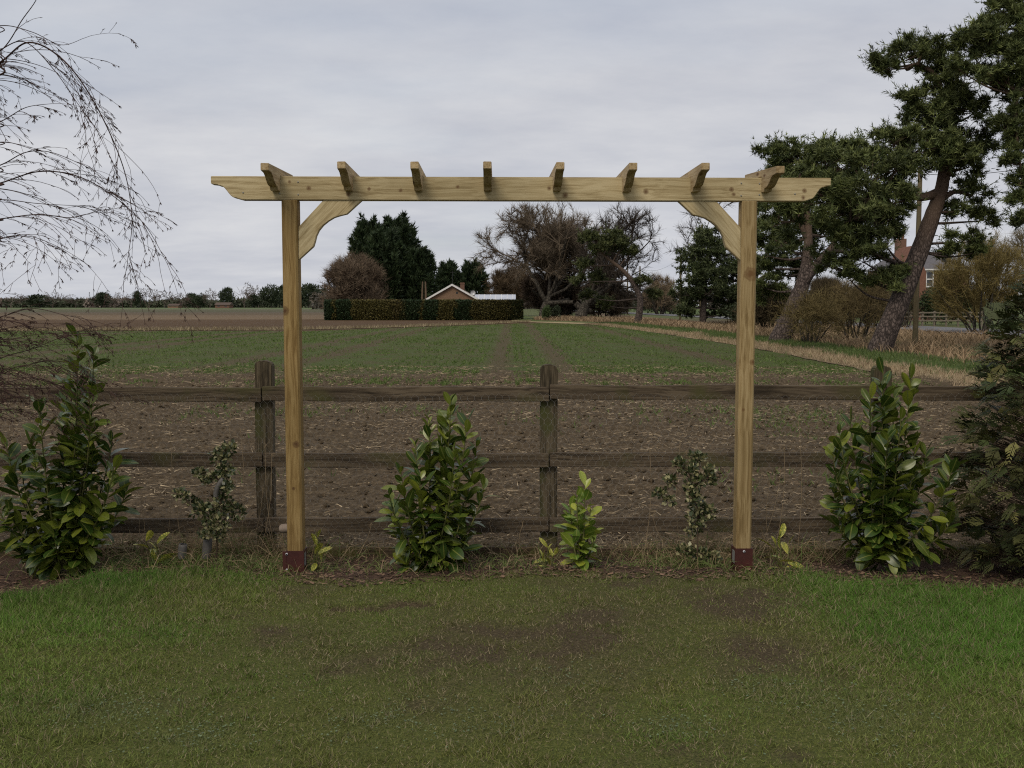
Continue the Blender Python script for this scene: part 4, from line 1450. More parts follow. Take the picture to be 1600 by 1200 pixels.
oak(832, 745, 925, 324, 112, 3, 'broad dense bare oak right of the bungalow roof, left of the two', base=850, r=0.7, fuzz=(3, 18, 1.0, 0.040))
oak(888, 815, 962, 321, 118, 5, 'brown bare oak between the dense oak and the sparse oak, its top at the beam', base=884, r=0.6, fuzz=(3, 16, 1.0, 0.040))
oak(965, 880, 1046, 319, 106, 8, 'sparser bare oak with black spreading limbs behind the flat crowned pine', base=905, r=0.75, lean=0.25,
    prm=dict(OAK, nch=[7, (5, 6), (5, 6), (4, 5), (4, 4), 3], rmin=0.028), ca=(0.035, 0.028, 0.022), cb=(0.07, 0.055, 0.042))
oak(1130, 1052, 1215, 246, 92, 14, 'bare tree behind the right hand end of the pergola beam', base=1150, r=0.45,
    prm=dict(OAK, nch=[7, (5, 6), (5, 5), (4, 4), 4, 3], rmin=0.024), ca=(0.035, 0.028, 0.022), cb=(0.07, 0.055, 0.042))
SHRUB = dict(nseg=[4, 4, 3, 3, 3], wander=[0.10, 0.14, 0.18, 0.2, 0.2], up=[0.05, 0.06, 0.05, 0.04, 0.03], nch=[(5, 6), (5, 6), (4, 5), 4, 4],
             ang=[0.55, 0.6, 0.6, 0.6, 0.6], lr=0.62, rr=0.6, rmin=0.02, start=[0.2, 0.2, 0.15, 0.1, 0.1])


def shrub(px_l, px_r, py_top, Y, seed, label, ca, cb, stems=10, spread=0.75, maxlev=3, prm=SHRUB, r=0.09, base_z=FZ, name='bare_shrub', cat='shrub', grp='leafless shrubs', dome=True, lfrac=0.55, fuzz=None):
    px_c = (px_l + px_r) / 2
    cx = P(px_c, 480, Y).x
    h = P(px_c, py_top, Y).z - base_z
    rx = (P(px_r, 480, Y).x - P(px_l, 480, Y).x) / 2
    rg = random.Random(seed)
    st = []
    for k in range(stems):
        a = 2 * math.pi * (k + rg.random() * 0.7) / stems
        e = spread * rg.uniform(0.2, 1.0)
        st.append(((math.cos(a) * rx * 0.25 * rg.random(), math.sin(a) * rx * 0.25, -0.1), (math.cos(a) * e, math.sin(a) * e, 1.0), h * lfrac, r * rg.uniform(0.7, 1.1), 0))
    ins = ell(0, 0, h * 0.42, rx * 1.02, rx, h * 0.6) if dome else None
    return bare_tree(name, label, cat, (cx, Y, base_z), st, maxlev, prm, seed, ca, cb, ins, grp, split=0, tname='stems', fuzz=fuzz or ((2, 8, 0.95, 0.045) if Y > 90 else (3, 1, 0.6, 0.012)))


shrub(506, 602, 401, 122, 21, 'rounded reddish brown bare shrub tree in front of the tall dark conifers', (0.105, 0.074, 0.048), (0.19, 0.142, 0.098), stems=12, r=0.12)
shrub(752, 850, 421, 146, 22, 'ochre brown bare thicket right of the pale roofed extension', (0.075, 0.052, 0.030), (0.13, 0.09, 0.052), stems=10, r=0.08)
shrub(796, 925, 430, 119, 23, 'dull brown bare thicket under the dense oak crown', (0.060, 0.042, 0.030), (0.11, 0.08, 0.058), stems=10, r=0.08)
shrub(900, 985, 440, 118, 27, 'brown bare thicket behind the oak trunk and the bent pine', (0.055, 0.040, 0.026), (0.10, 0.075, 0.05), stems=9, r=0.08)
shrub(1006, 1056, 428, 170, 24, 'pale buff domed bare tree in the gap left of the small pine', (0.17, 0.125, 0.08), (0.25, 0.19, 0.125), stems=12, r=0.14)
SCRUB = dict(SHRUB, rmin=0.008, nch=[(4, 5), (4, 5), (4, 4), 4, 4], wander=[0.14, 0.2, 0.25, 0.3, 0.3], ang=[0.7, 0.8, 0.8, 0.8, 0.8], up=[0.06, 0.05, 0.04, 0.02, 0.0])
shrub(1226, 1310, 452, 41, 25, 'olive brown bare scrub in front of the forked pine trunk', (0.10, 0.078, 0.030), (0.20, 0.155, 0.068), stems=10, prm=SCRUB, r=0.05, lfrac=0.50, base_z=-0.05, dome=False, spread=0.75)
shrub(1290, 1385, 425, 44, 26, 'tall olive brown bare scrub between the two big pine trunks', (0.10, 0.075, 0.032), (0.195, 0.148, 0.072), stems=11, prm=SCRUB, r=0.05, lfrac=0.50, base_z=-0.05, dome=False, spread=0.7)
WIL = dict(SHRUB, rmin=0.011, nch=[(6, 7), (6, 7), (5, 6), 5, 5], ang=[0.5, 0.5, 0.45, 0.4, 0.4])
shrub(1464, 1600, 360, 57, 28, 'big olive tan leafless bush in front of the brick house at the right edge', (0.14, 0.108, 0.038), (0.25, 0.195, 0.075), stems=12, prm=WIL, r=0.06, lfrac=0.55, base_z=-0.05, fuzz=(2, 5, 0.55, 0.016))
shrub(1560, 1700, 345, 60, 29, 'tall tan leafless bush at the right edge behind the near conifer', (0.105, 0.082, 0.04), (0.17, 0.135, 0.065), stems=9, prm=WIL, r=0.06, lfrac=0.55, base_z=-0.05, fuzz=(2, 5, 0.55, 0.016))
shrub(1388, 1440, 440, 70, 30, 'dull brown bush between the pine trunk and the red gable', (0.06, 0.045, 0.026), (0.11, 0.085, 0.045), stems=10, prm=SCRUB, r=0.05, base_z=-0.05)


shrub(1150, 1250, 446, 72, 31, 'dark brown bare thicket behind the forked pine trunk', (0.055, 0.042, 0.024), (0.105, 0.08, 0.046), stems=12, r=0.05, base_z=-0.05, fuzz=(2, 6, 0.7, 0.03))
shrub(1240, 1340, 440, 75, 32, 'dark brown bare thicket seen between the forked pine and the scrub', (0.055, 0.042, 0.024), (0.105, 0.08, 0.046), stems=12, r=0.05, base_z=-0.05, fuzz=(2, 6, 0.7, 0.03))
shrub(1325, 1400, 446, 73, 33, 'dark brown bare thicket just left of the leaning pine trunk', (0.055, 0.042, 0.024), (0.105, 0.08, 0.046), stems=12, r=0.05, base_z=-0.05, fuzz=(2, 6, 0.7, 0.03))


# needle and leafy evergreens -------------------------------------------------
def puff_needles(rng, c, rad, n_tuft, n_need, L, W, ca, cb, up=0.5):
    """a rounded pine foliage mass: tufts of needles through an ellipsoid, denser outside"""
    u = unit(rng, n_tuft)
    u[:, 2] = np.where((u[:, 2] < -0.25) & (rng.random(n_tuft) < 0.6), -u[:, 2], u[:, 2])
    rr = rng.random(n_tuft) ** 0.42
    ctr = c + u * rr[:, None] * np.array(rad)[None]
    tone = mixcol(rng, n_tuft, ca, cb, 0.35)
    ctr = np.repeat(ctr, n_need, axis=0)
    d = np.repeat(u * np.array([[1, 1, 0.7]]), n_need, axis=0) * 0.55 + unit(rng, n_tuft * n_need) * 1.0
    d[:, 2] += up
    n = n_tuft * n_need
    return blades(ctr, d, rng.uniform(0.6, 1.1, n) * L, W, np.repeat(tone, n_need, axis=0), rng)


def pine(label, trunk, rads, puffs, seed, L=0.22, W=0.036, dens=56, need=11, ca=(0.034, 0.050, 0.015), cb=(0.135, 0.155, 0.050), forks=(), bark='bark_pine', base_z=-0.1, limb_r=0.07, sub=0.70, shoots=5):
    """trunk: [(px,py,Y)], puffs: [(px,py,rx_px,ry_px,Y,limb?)]"""
    rng = np.random.default_rng(seed); pr_ = random.Random(seed)
    pts = [P(*q) for q in trunk]
    root = Vector((pts[0].x, pts[0].y, base_z))
    t = thing('pine_tree', label, 'tree', root, 'pines along the field edge')
    pts = [p - root for p in pts]
    pts = [pts[0] - Vector((0, 0, 0.35)) - (pts[1] - pts[0]).normalized() * 0.0] + pts
    rads = [rads[0] * 1.25] + list(rads)
    sp, sr = smooth_path(pts, rads, 6)
    V, Fc = path_tube(sp, sr, 14, 0.05, pr_)
    obj('trunk', mesh_np('trunk', V, Fc, M[bark], smooth=True), t)
    allp = list(sp[4:])
    for fk, fr_ in forks:
        q, qr = smooth_path([P(*a) - root for a in fk], fr_, 5)
        V, Fc = path_tube(q, qr, 9, 0.05, pr_)
        obj('limb', mesh_np('limb', V, Fc, M[bark], smooth=True), t)
        allp += q
    cr = Cat(); twigs = []
    for pf_ in puffs:
        px, py, rx, ry, Y = pf_[:5]
        c = P(px, py, Y) - root
        k = Y / F
        rad = (rx * k, min(rx, 1.6 * ry) * k * 1.1, ry * k)
        vol = max(0.06, rad[0] * rad[2])
        nsub = max(5, int((8 + 11 * vol) * sub))
        # limb to the mass
        near = min(allp, key=lambda a: (a - c).length + max(0, a.z - c.z) * 1.2)
        m1 = near.lerp(c, 0.5) + Vector((pr_.uniform(-.15, .15), pr_.uniform(-.15, .15), pr_.uniform(-0.25, 0.05)))
        rr0 = limb_r * min(1.3, 0.5 + vol)
        lp, lr_ = smooth_path([near, m1, c], [rr0, rr0 * 0.7, rr0 * 0.3], 4)
        V, Fc = path_tube(lp, lr_, 6)
        obj('limb', mesh_np('limb', V, Fc, M[bark], smooth=True), t)
        for s in range(nsub):
            u = unit(rng, 1)[0]
            u[2] = u[2] if u[2] > -0.5 else -u[2]
            sc = c + Vector(tuple(u * np.array(rad) * 1.12 * (0.25 + 0.75 * rng.random() ** 0.5)))
            srad = np.array([0.34, 0.34, 0.26]) * (0.35 + 0.9 * rng.random()) * min(rad[0], rad[2] * 1.4)
            srad = np.maximum(srad, 0.12 * Y / 34)
            twigs.append((*c, *sc, rr0 * 0.22, 0.008))
            base = 0.75 + 0.5 * rng.random()
            V, Fc, C = puff_needles(rng, np.array(sc), srad, int(dens * (0.35 + srad[0] * srad[2] * 4.2 * (34 / Y) ** 1.0)), need, L, W,
                                    tuple(np.array(ca) * base), tuple(np.array(cb) * base))
            cr.add(V, Fc, C)
            # single shoots standing out of the mass
            ns = shoots
            so = unit(rng, ns); so[:, 2] = np.abs(so[:, 2]) * 0.9 + 0.05
            sl_ = rng.uniform(0.7, 1.25, ns)
            m = 12
            ax = np.repeat(so, m, axis=0)
            pp = np.array(sc) + ax * (srad * 0.8)[None] + ax * (np.repeat(sl_, m) * rng.random(ns * m) * L * 1.9)[:, None]
            V, Fc, C = blades(pp, ax * 0.8 + unit(rng, ns * m) * 0.75, rng.uniform(0.5, 0.9, ns * m) * L, W * 0.9,
                              np.repeat(mixcol(rng, ns, np.array(ca) * base * 1.1, np.array(cb) * base * 1.15, 0.3), m, axis=0), rng)
            cr.add(V, Fc, C)
    V, Fc = tubes(twigs, 4)
    obj('twigs', mesh_np('twigs', V, Fc, M[bark], smooth=True), t, kind='stuff')
    obj('crown', cr.mesh('crown', M['needle']), t, kind='stuff')
    return t


# the big leaning pine
pine('large leaning pine with grey scaly trunk and dark spreading crown at the right',
     [(1372, 553, 33.5), (1400, 485, 33.6), (1432, 405, 33.9), (1456, 340, 34.2), (1472, 290, 34.4), (1482, 215, 34.6), (1490, 150, 34.8), (1496, 120, 34.8)],
     [0.385, 0.33, 0.30, 0.26, 0.21, 0.14, 0.09, 0.05],
     [(1300, 318, 62, 50, 33.6), (1360, 285, 62, 45, 33.2), (1235, 345, 36, 30, 34.2), (1310, 375, 55, 34, 34.0), (1370, 355, 50, 38, 33.0), (1290, 262, 38, 26, 34.0),
      (1420, 245, 58, 38, 33.8), (1480, 260, 45, 35, 34.0), (1350, 410, 34, 24, 33.6), (1400, 432, 22, 22, 33.4), (1520, 300, 32, 30, 34.3), (1535, 345, 26, 18, 34.4),
      (1500, 380, 34, 16, 34.2), (1440, 205, 50, 28, 34.6), (1500, 215, 45, 32, 34.8), (1470, 165, 40, 26, 34.6), (1520, 178, 32, 24, 35.0), (1455, 140, 30, 20, 34.4), (1505, 130, 34, 24, 34.9), (1330, 440, 26, 16, 34.2),
      (1412, 96, 38, 20, 34.2), (1390, 108, 22, 14, 34.0), (1440, 80, 44, 24, 34.4), (1418, 155, 16, 9, 34.0), (1475, 95, 36, 24, 34.8), (1220, 385, 26, 20, 34.6), (1270, 300, 40, 30, 33.8), (1330, 345, 50, 34, 33.2), (1395, 320, 40, 30, 33.0), (1385, 385, 40, 26, 33.2), (1345, 380, 40, 26, 33.4), (1300, 415, 24, 16, 34.4),
      (1395, 225, 36, 22, 33.8), (1455, 235, 40, 28, 33.6), (1500, 330, 26, 22, 34.6), (1512, 262, 28, 24, 34.6), (1475, 200, 34, 24, 34.9), (1490, 250, 40, 26, 33.6), (1480, 395, 20, 12, 34.4), (1400, 268, 40, 26, 33.0), (1525, 395, 20, 10, 34.2), (1380, 445, 24, 18, 33.6), (1372, 98, 14, 9, 34.0), (1325, 240, 34, 16, 34.0),
      (1540, 235, 18, 14, 34.8), (1490, 170, 34, 22, 34.4), (1455, 118, 24, 14, 34.6), (1430, 178, 20, 14, 34.4)],
     41, forks=[([(1468, 300, 34.4), (1440, 308, 34.0), (1405, 303, 33.6), (1370, 312, 33.3)], [0.16, 0.13, 0.1, 0.06]),
                ([(1462, 320, 34.3), (1490, 300, 34.4), (1515, 305, 34.5)], [0.12, 0.08, 0.04]),
                ([(1485, 190, 34.7), (1462, 120, 34.5), (1430, 100, 34.3)], [0.1, 0.08, 0.05])])
# forked pine behind
pine('forked pine with pinkish limbs behind the right end of the pergola beam',
     [(1216, 537, 44.0), (1240, 482, 44.0), (1255, 440, 44.2), (1262, 400, 44.3), (1262, 350, 44.5), (1258, 300, 44.6)],
     [0.46, 0.38, 0.30, 0.22, 0.16, 0.08],
     [(1255, 255, 50, 30, 44.4), (1310, 265, 48, 34, 44.0), (1215, 290, 36, 34, 44.6), (1230, 245, 30, 18, 44.6), (1280, 305, 44, 32, 47.5), (1215, 345, 34, 30, 45.0), (1240, 395, 40, 26, 47.5),
      (1200, 400, 26, 28, 45.2), (1320, 340, 40, 30, 47.5), (1290, 245, 30, 18, 44.2), (1345, 250, 34, 22, 44.0), (1195, 450, 26, 20, 45.5), (1330, 395, 30, 26, 45.2), (1205, 240, 22, 14, 45.0), (1240, 300, 36, 26, 45.2), (1205, 320, 26, 24, 45.4), (1250, 350, 36, 24, 47.5), (1225, 430, 34, 22, 47.5), (1200, 370, 26, 22, 45.4), (1290, 370, 36, 26, 47.5), (1190, 420, 20, 20, 46), (1275, 420, 34, 20, 47.5), (1310, 300, 34, 24, 47.5), (1210, 470, 24, 16, 46)],
     42, L=0.25, W=0.046, dens=50, forks=[([(1252, 450, 44.1), (1275, 415, 44.0), (1300, 385, 43.8), (1318, 350, 43.9)], [0.22, 0.18, 0.13, 0.07]),
                               ([(1262, 380, 44.4), (1245, 330, 44.3), (1240, 290, 44.2)], [0.12, 0.09, 0.05])])
# tall pine at the right edge
pine('tall dark pine with drooping branches cut off by the right edge of the picture',
     [(1668, 560, 32.5), (1655, 400, 32.6), (1640, 250, 32.6), (1625, 130, 32.7), (1610, 30, 32.8), (1600, -60, 32.8)], [0.42, 0.36, 0.3, 0.22, 0.14, 0.06],
     [(1545, 75, 46, 34, 32.6), (1585, 30, 40, 30, 32.8), (1560, 110, 40, 30, 32.4), (1600, 95, 45, 40, 32.2), (1520, 88, 26, 18, 32.6), (1500, 110, 16, 10, 32.6), (1590, 150, 30, 24, 32.4), (1630, 60, 50, 50, 32.6),
      (1570, 200, 18, 14, 32.2), (1590, 240, 18, 22, 32.0), (1596, 290, 16, 20, 32.0), (1585, 215, 14, 10, 32.2), (1640, 170, 45, 40, 32.6), (1660, 270, 50, 36, 32.6), (1610, -20, 60, 34, 32.8), (1680, -40, 70, 50, 33.0),
      (1555, 22, 24, 14, 32.8), (1720, 120, 60, 50, 33.0), (1600, 345, 14, 12, 31.8), (1525, 60, 24, 16, 32.8), (1575, 70, 36, 28, 32.4), (1545, 130, 26, 18, 32.6), (1582, 180, 20, 16, 32.4), (1575, 120, 30, 22, 32.2), (1540, 45, 22, 14, 32.7), (1598, 200, 20, 18, 32.2), (1578, 255, 12, 10, 32), (1592, 315, 14, 12, 32), (1605, 130, 30, 24, 32.4)],
     43, forks=[([(1622, 120, 32.6), (1590, 150, 32.3), (1588, 200, 32.1), (1597, 280, 32.0)], [0.1, 0.07, 0.05, 0.02])])
# small pine beside the right hand post
pine('small bushy pine with thin pale trunk beside the right hand post',
     [(1098, 508, 88), (1099, 480, 88), (1101, 450, 88), (1104, 410, 88), (1108, 375, 88)], [0.30, 0.26, 0.2, 0.14, 0.08],
     [(1110, 380, 34, 22, 88), (1095, 405, 30, 22, 88), (1135, 400, 34, 24, 88.5), (1085, 432, 30, 20, 88), (1125, 430, 36, 22, 87.5), (1150, 440, 26, 26, 88.5), (1075, 462, 24, 20, 88), (1105, 460, 28, 20, 87), (1140, 470, 32, 22, 88.4),
      (1070, 490, 12, 10, 87.6), (1130, 492, 26, 12, 88.4), (1165, 480, 30, 20, 89), (1165, 420, 20, 22, 89), (1068, 480, 16, 14, 88.5)],
     44, L=0.34, W=0.085, dens=44, need=9, shoots=3, sub=0.62, limb_r=0.06, ca=(0.034, 0.048, 0.018), cb=(0.088, 0.105, 0.04))
# bent pine in the middle distance
pine('bent pine with a flat crown leaning left in front of the bare oaks',
     [(996, 507, 84), (1000, 480, 84), (998, 460, 84), (985, 436, 84), (970, 420, 84), (955, 408, 84), (940, 395, 84)], [0.31, 0.27, 0.24, 0.20, 0.16, 0.12, 0.06],
     [(930, 376, 20, 9, 84), (955, 371, 21, 8, 84), (974, 388, 18, 8, 84), (940, 392, 24, 9, 83.6), (915, 371, 11, 7, 84), (986, 396, 11, 5, 84), (955, 384, 20, 7, 83.5), (912, 416, 12, 8, 86), (905, 440, 11, 9, 87), (1002, 440, 11, 5, 84), (930, 438, 14, 9, 87),
      (925, 466, 14, 10, 88), (948, 478, 15, 7, 88), (1022, 462, 9, 6, 85)],
     45, L=0.30, W=0.080, dens=44, need=9, shoots=2, sub=0.75, limb_r=0.07, ca=(0.034, 0.046, 0.016), cb=(0.095, 0.105, 0.036))


def conifer(px, py_top, w_px, Y, seed, label, ca=(0.016, 0.030, 0.012), cb=(0.042, 0.062, 0.024), n=2600, blade=0.75, shape=0.75, name='cypress_tree'):
    rng = np.random.default_rng(seed)
    c = P(px, 480, Y)
    h = P(px, py_top, Y).z - FZ
    R = w_px / 2 * Y / F
    t = thing(name, label, 'tree', (c.x, Y, FZ), 'dark conifers around the bungalow')
    V, Fc = path_tube([(0, 0, -0.2), (0, 0, h * 0.6), (0, 0, h * 0.92)], [0.4, 0.22, 0.05], 8)
    obj('trunk', mesh_np('trunk', V, Fc, M['bark_grey']), t)
    cr = Cat()
    # plumes: overlapping upswept branches with pointed tips
    npl = 95
    for k in range(npl):
        zz = h * (0.04 + 0.90 * (k / npl)) + rng.uniform(-0.3, 0.3)
        f = zz / h
        prof = min(1.0, 0.82 + 0.35 * f) * (1 - max(0, (f - 0.30) / 0.70) ** 2.1) ** 0.62
        a = k * 2.399 + rng.uniform(-0.4, 0.4)
        rr = R * prof * rng.uniform(0.70, 1.06)
        L = h * 0.17 * rng.uniform(0.7, 1.25)
        base = np.array([math.cos(a) * rr * 0.62, math.sin(a) * rr * 0.62, zz - L * 0.5])
        tip = np.array([math.cos(a) * rr * 1.02, math.sin(a) * rr * 1.02, zz + L * 0.62])
        m = max(20, int(n / npl))
        u = rng.random(m) ** 0.8
        ctr = base[None] + (tip - base)[None] * u[:, None]
        wd = (1 - u) * R * 0.34 + 0.08
        off = unit(rng, m) * wd[:, None]
        d = norm(off + 1e-3) * 0.75 + norm(np.repeat((tip - base)[None], m, 0)) * 0.7
        d[:, 2] += 0.25
        tone = 0.75 + 0.5 * rng.random()
        col = mixcol(rng, m, np.array(ca) * tone, np.array(cb) * tone, 0.2)
        for q in range(3):
            V, Fc, C = blades(ctr + off * 0.8, d + unit(rng, m) * 0.5, rng.uniform(0.5, 1.1, m) * blade, blade * 0.26, col, rng)
            cr.add(V, Fc, C)
    obj('crown', cr.mesh('crown', M['needle']), t, kind='stuff')
    return t


conifer(578, 346, 68, 152, 51, 'tall dark cypress at the left of the big conifer clump left of the bungalow', n=5200, blade=0.9)
conifer(622, 344, 84, 150, 52, 'tallest dark cypress in the middle of the conifer clump left of the bungalow', n=6200, blade=0.9)
conifer(602, 362, 70, 146, 56, 'dark cypress in front in the conifer clump behind the brown shrub tree', n=5200, blade=0.9)
conifer(656, 390, 56, 147, 53, 'shorter dark cypress at the right of the conifer clump beside the gable', n=4200, blade=0.85)
conifer(700, 413, 40, 165, 54, 'dark green conifer behind the bungalow ridge', n=3000, blade=0.9)
conifer(738, 412, 56, 166, 55, 'dark green conifer behind the bungalow chimney', n=3400, blade=0.9)
# tan double trunk left of the gable
t = thing('dead_tree', 'tan bare twin trunk standing left of the bungalow gable', 'tree', (P(663, 470, 132).x, 132, FZ))
for dx, rr in ((-0.22, 0.14), (0.18, 0.16)):
    V, Fc = path_tube([(dx, 0, 0), (dx * 1.2, 0, 2.5), (dx * 0.9, 0, P(663, 440, 132).z - FZ)], [rr * 1.2, rr, rr * 0.6], 7)
    obj('trunk', mesh_np('trunk', V, Fc, m_noise('tan_bark', [(0.3, (0.10, 0.07, 0.045)), (0.7, (0.16, 0.115, 0.075))], 5) if 'tan' not in M else M['tan'], smooth=True), t)


# clipped hedge
def hedge(px0, px1, py_top0, py_top1, Y, depth, label, bands, seed, n=26000, base_py=500):
    rng = np.random.default_rng(seed)
    x0, x1 = P(px0, 485, Y).x, P(px1, 485, Y).x
    t = thing('hedge', label, 'hedge', ((x0 + x1) / 2, Y, FZ))
    hw = (x1 - x0) / 2
    h = P(px0, (py_top0 + py_top1) / 2, Y).z - FZ
    u = rng.uniform(-1, 1, n)
    # faces: front 60 %, top 20 %, sides/back
    w = rng.random(n)
    xx = u * hw; yy = np.zeros(n); zz = rng.random(n) * h
    top = w > 0.72; yy[top] = rng.random(top.sum()) * depth; zz[top] = h
    side = (w > 0.62) & ~top
    xx[side] = np.sign(u[side]) * hw; yy[side] = rng.random(side.sum()) * depth
    nrm = np.stack([np.where(side, np.sign(u), 0), np.where(~top & ~side, -1, 0), np.where(top, 1, 0)], 1)
    xx = xx + np.where(~side, 0, 0)
    # rounded right end and slight bulge
    p = np.stack([xx, yy, zz], 1) + rng.normal(0, 0.05, (n, 3))
    p[:, 1] -= 0.25 * np.sin(np.pi * np.clip(p[:, 2] / h, 0, 1)) * (nrm[:, 1] < 0) + 0.08 * (fbm(xx * 1.5, zz * 1.5, 61, 2) - 0.5)
    p[:, 2] += np.where(top, 0.10 * (fbm(xx * 1.2, yy, 62, 3) - 0.5), 0)
    edge_n = fbm(xx * 2.0, zz * 1.1, 63, 3) - 0.5
    pxv = px0 + (px1 - px0) * (xx + hw) / (2 * hw) + edge_n * 16
    col = np.zeros((n, 3))
    for (a, b, ca, cb) in bands:
        k = (pxv >= a) & (pxv < b)
        col[k] = mixcol(rng, int(k.sum()), ca, cb, 0.25)
    col[col.sum(1) == 0] = (0.03, 0.045, 0.015)
    d = nrm * 0.9 + unit(rng, n) * 0.8
    V, Fc, C = blades(p - nrm * 0.05, d, rng.uniform(0.10, 0.22, n), 0.12, col, rng)
    obj('foliage', mesh_np('foliage', V, Fc, M['needle'], C), t, kind='stuff')
    core = MB().box(-hw + 0.12, hw - 0.12, 0.1, depth - 0.1, 0, h - 0.08)
    core.build('core', M['hedge_core'], t, bevel=0.2)
    return t


M['hedge_core'] = m_noise('hedge_inside', [(0.3, (0.02, 0.024, 0.01)), (0.7, (0.05, 0.05, 0.02))], 3, 0.95)
DG, DG2 = (0.014, 0.028, 0.010), (0.034, 0.055, 0.02)
OL, OL2 = (0.068, 0.060, 0.017), (0.125, 0.104, 0.03)
BR, BR2 = (0.055, 0.040, 0.018), (0.095, 0.07, 0.034)
hedge(507, 816, 468, 471, 115, 2.2, 'long clipped hedge in dark green and olive bands in front of the bungalow',
      [(480, 521, DG, DG2), (521, 527, OL, OL2), (527, 548, DG, DG2), (548, 610, OL, OL2), (610, 625, BR, OL2), (625, 636, DG, OL), (636, 656, DG, DG2), (656, 662, OL, OL2), (662, 684, DG, DG2),
       (684, 712, OL, OL2), (712, 735, DG, DG2), (735, 795, (0.045, 0.042, 0.014), OL2), (795, 850, DG, OL)], 64)


# small round topiary and evergreen bushes
def leafy_bush(px, py_top, w_px, Y, label, ca, cb, seed, n=2200, blade=0.16, base_z=FZ, name='evergreen_bush', asp=1.0, group=None, lumps=9, base_py=None):
    rng = np.random.default_rng(seed)
    c = P(px, 480, Y)
    h = P(px, py_top, Y).z - base_z
    R = w_px / 2 * Y / F
    t = thing(name, label, 'bush', (c.x, Y, base_z), group)
    V, Fc = path_tube([(0, 0, -0.1), (0, 0, h * 0.7)], [0.07, 0.03], 6)
    obj('stem', mesh_np('stem', V, Fc, M['bark_grey']), t)
    cr = Cat()
    for k in range(lumps):
        a = k * 2.399
        f = (k + 0.5) / lumps
        rr = R * 0.62 * math.sqrt(f)
        lc = np.array([math.cos(a) * rr, math.sin(a) * rr * asp, h * (0.50 + 0.16 * (1 - f) + rng.uniform(-0.16, 0.16))])
        lr = np.array([R * 0.46, R * 0.46 * asp, h * 0.40]) * rng.uniform(0.75, 1.1)
        m = n // lumps
        u = unit(rng, m)
        p = lc + u * lr * (rng.random((m, 1)) ** 0.35)
        p[:, 2] = np.clip(p[:, 2], 0.02, None)
        V, Fc, C = blades(p, u * 0.7 + unit(rng, m), rng.uniform(0.6, 1.2, m) * blade, blade * 0.5, mixcol(rng, m, ca, cb, 0.25), rng)
        cr.add(V, Fc, C)
    obj('foliage', cr.mesh('foliage', M['needle']), t, kind='stuff')
    return t


leafy_bush(853, 478, 16, 105, 'small light green clipped bush beside the hedge end', (0.035, 0.06, 0.018), (0.07, 0.10, 0.03), 71, 2200, 0.14)
leafy_bush(868, 479, 18, 106, 'dark clipped bush between the green bush and the oak trunk', (0.016, 0.024, 0.010), (0.035, 0.045, 0.02), 72, 2200, 0.14)
for i, (px, pt, w, lab) in enumerate(((1400, 455, 60, 'dark ivy covered bush left of the front utility pole below the house'), (1462, 452, 64, 'dark green bush below the sash window of the brick house'),
                                     (1510, 456, 60, 'dark green bush right of the brick house above the paddock fence'))):
    leafy_bush(px, pt, w, 80, lab, (0.016, 0.028, 0.010), (0.045, 0.065, 0.02), 73 + i, 5200, 0.22, base_z=-0.05, group='dark bushes below the brick house', lumps=14)
leafy_bush(1180, 470, 110, 84, 'low dark evergreen bush beyond the road right of the right hand post', (0.016, 0.024, 0.010), (0.045, 0.055, 0.022), 81, 4200, 0.25, base_z=-0.05, lumps=12)
leafy_bush(1290, 466, 110, 86, 'low dark evergreen bush beyond the road behind the scrub', (0.016, 0.024, 0.010), (0.045, 0.055, 0.022), 82, 4200, 0.25, base_z=-0.05, lumps=12)
leafy_bush(1012, 462, 60, 190, 'low dark green bush at the far end of the road', (0.016, 0.024, 0.010), (0.045, 0.055, 0.022), 78, 3200, 0.35, lumps=10)
leafy_bush(1040, 468, 50, 185, 'low dark bush left of the small pine at the field corner', (0.014, 0.022, 0.010), (0.035, 0.045, 0.02), 79, 2800, 0.35, lumps=10)


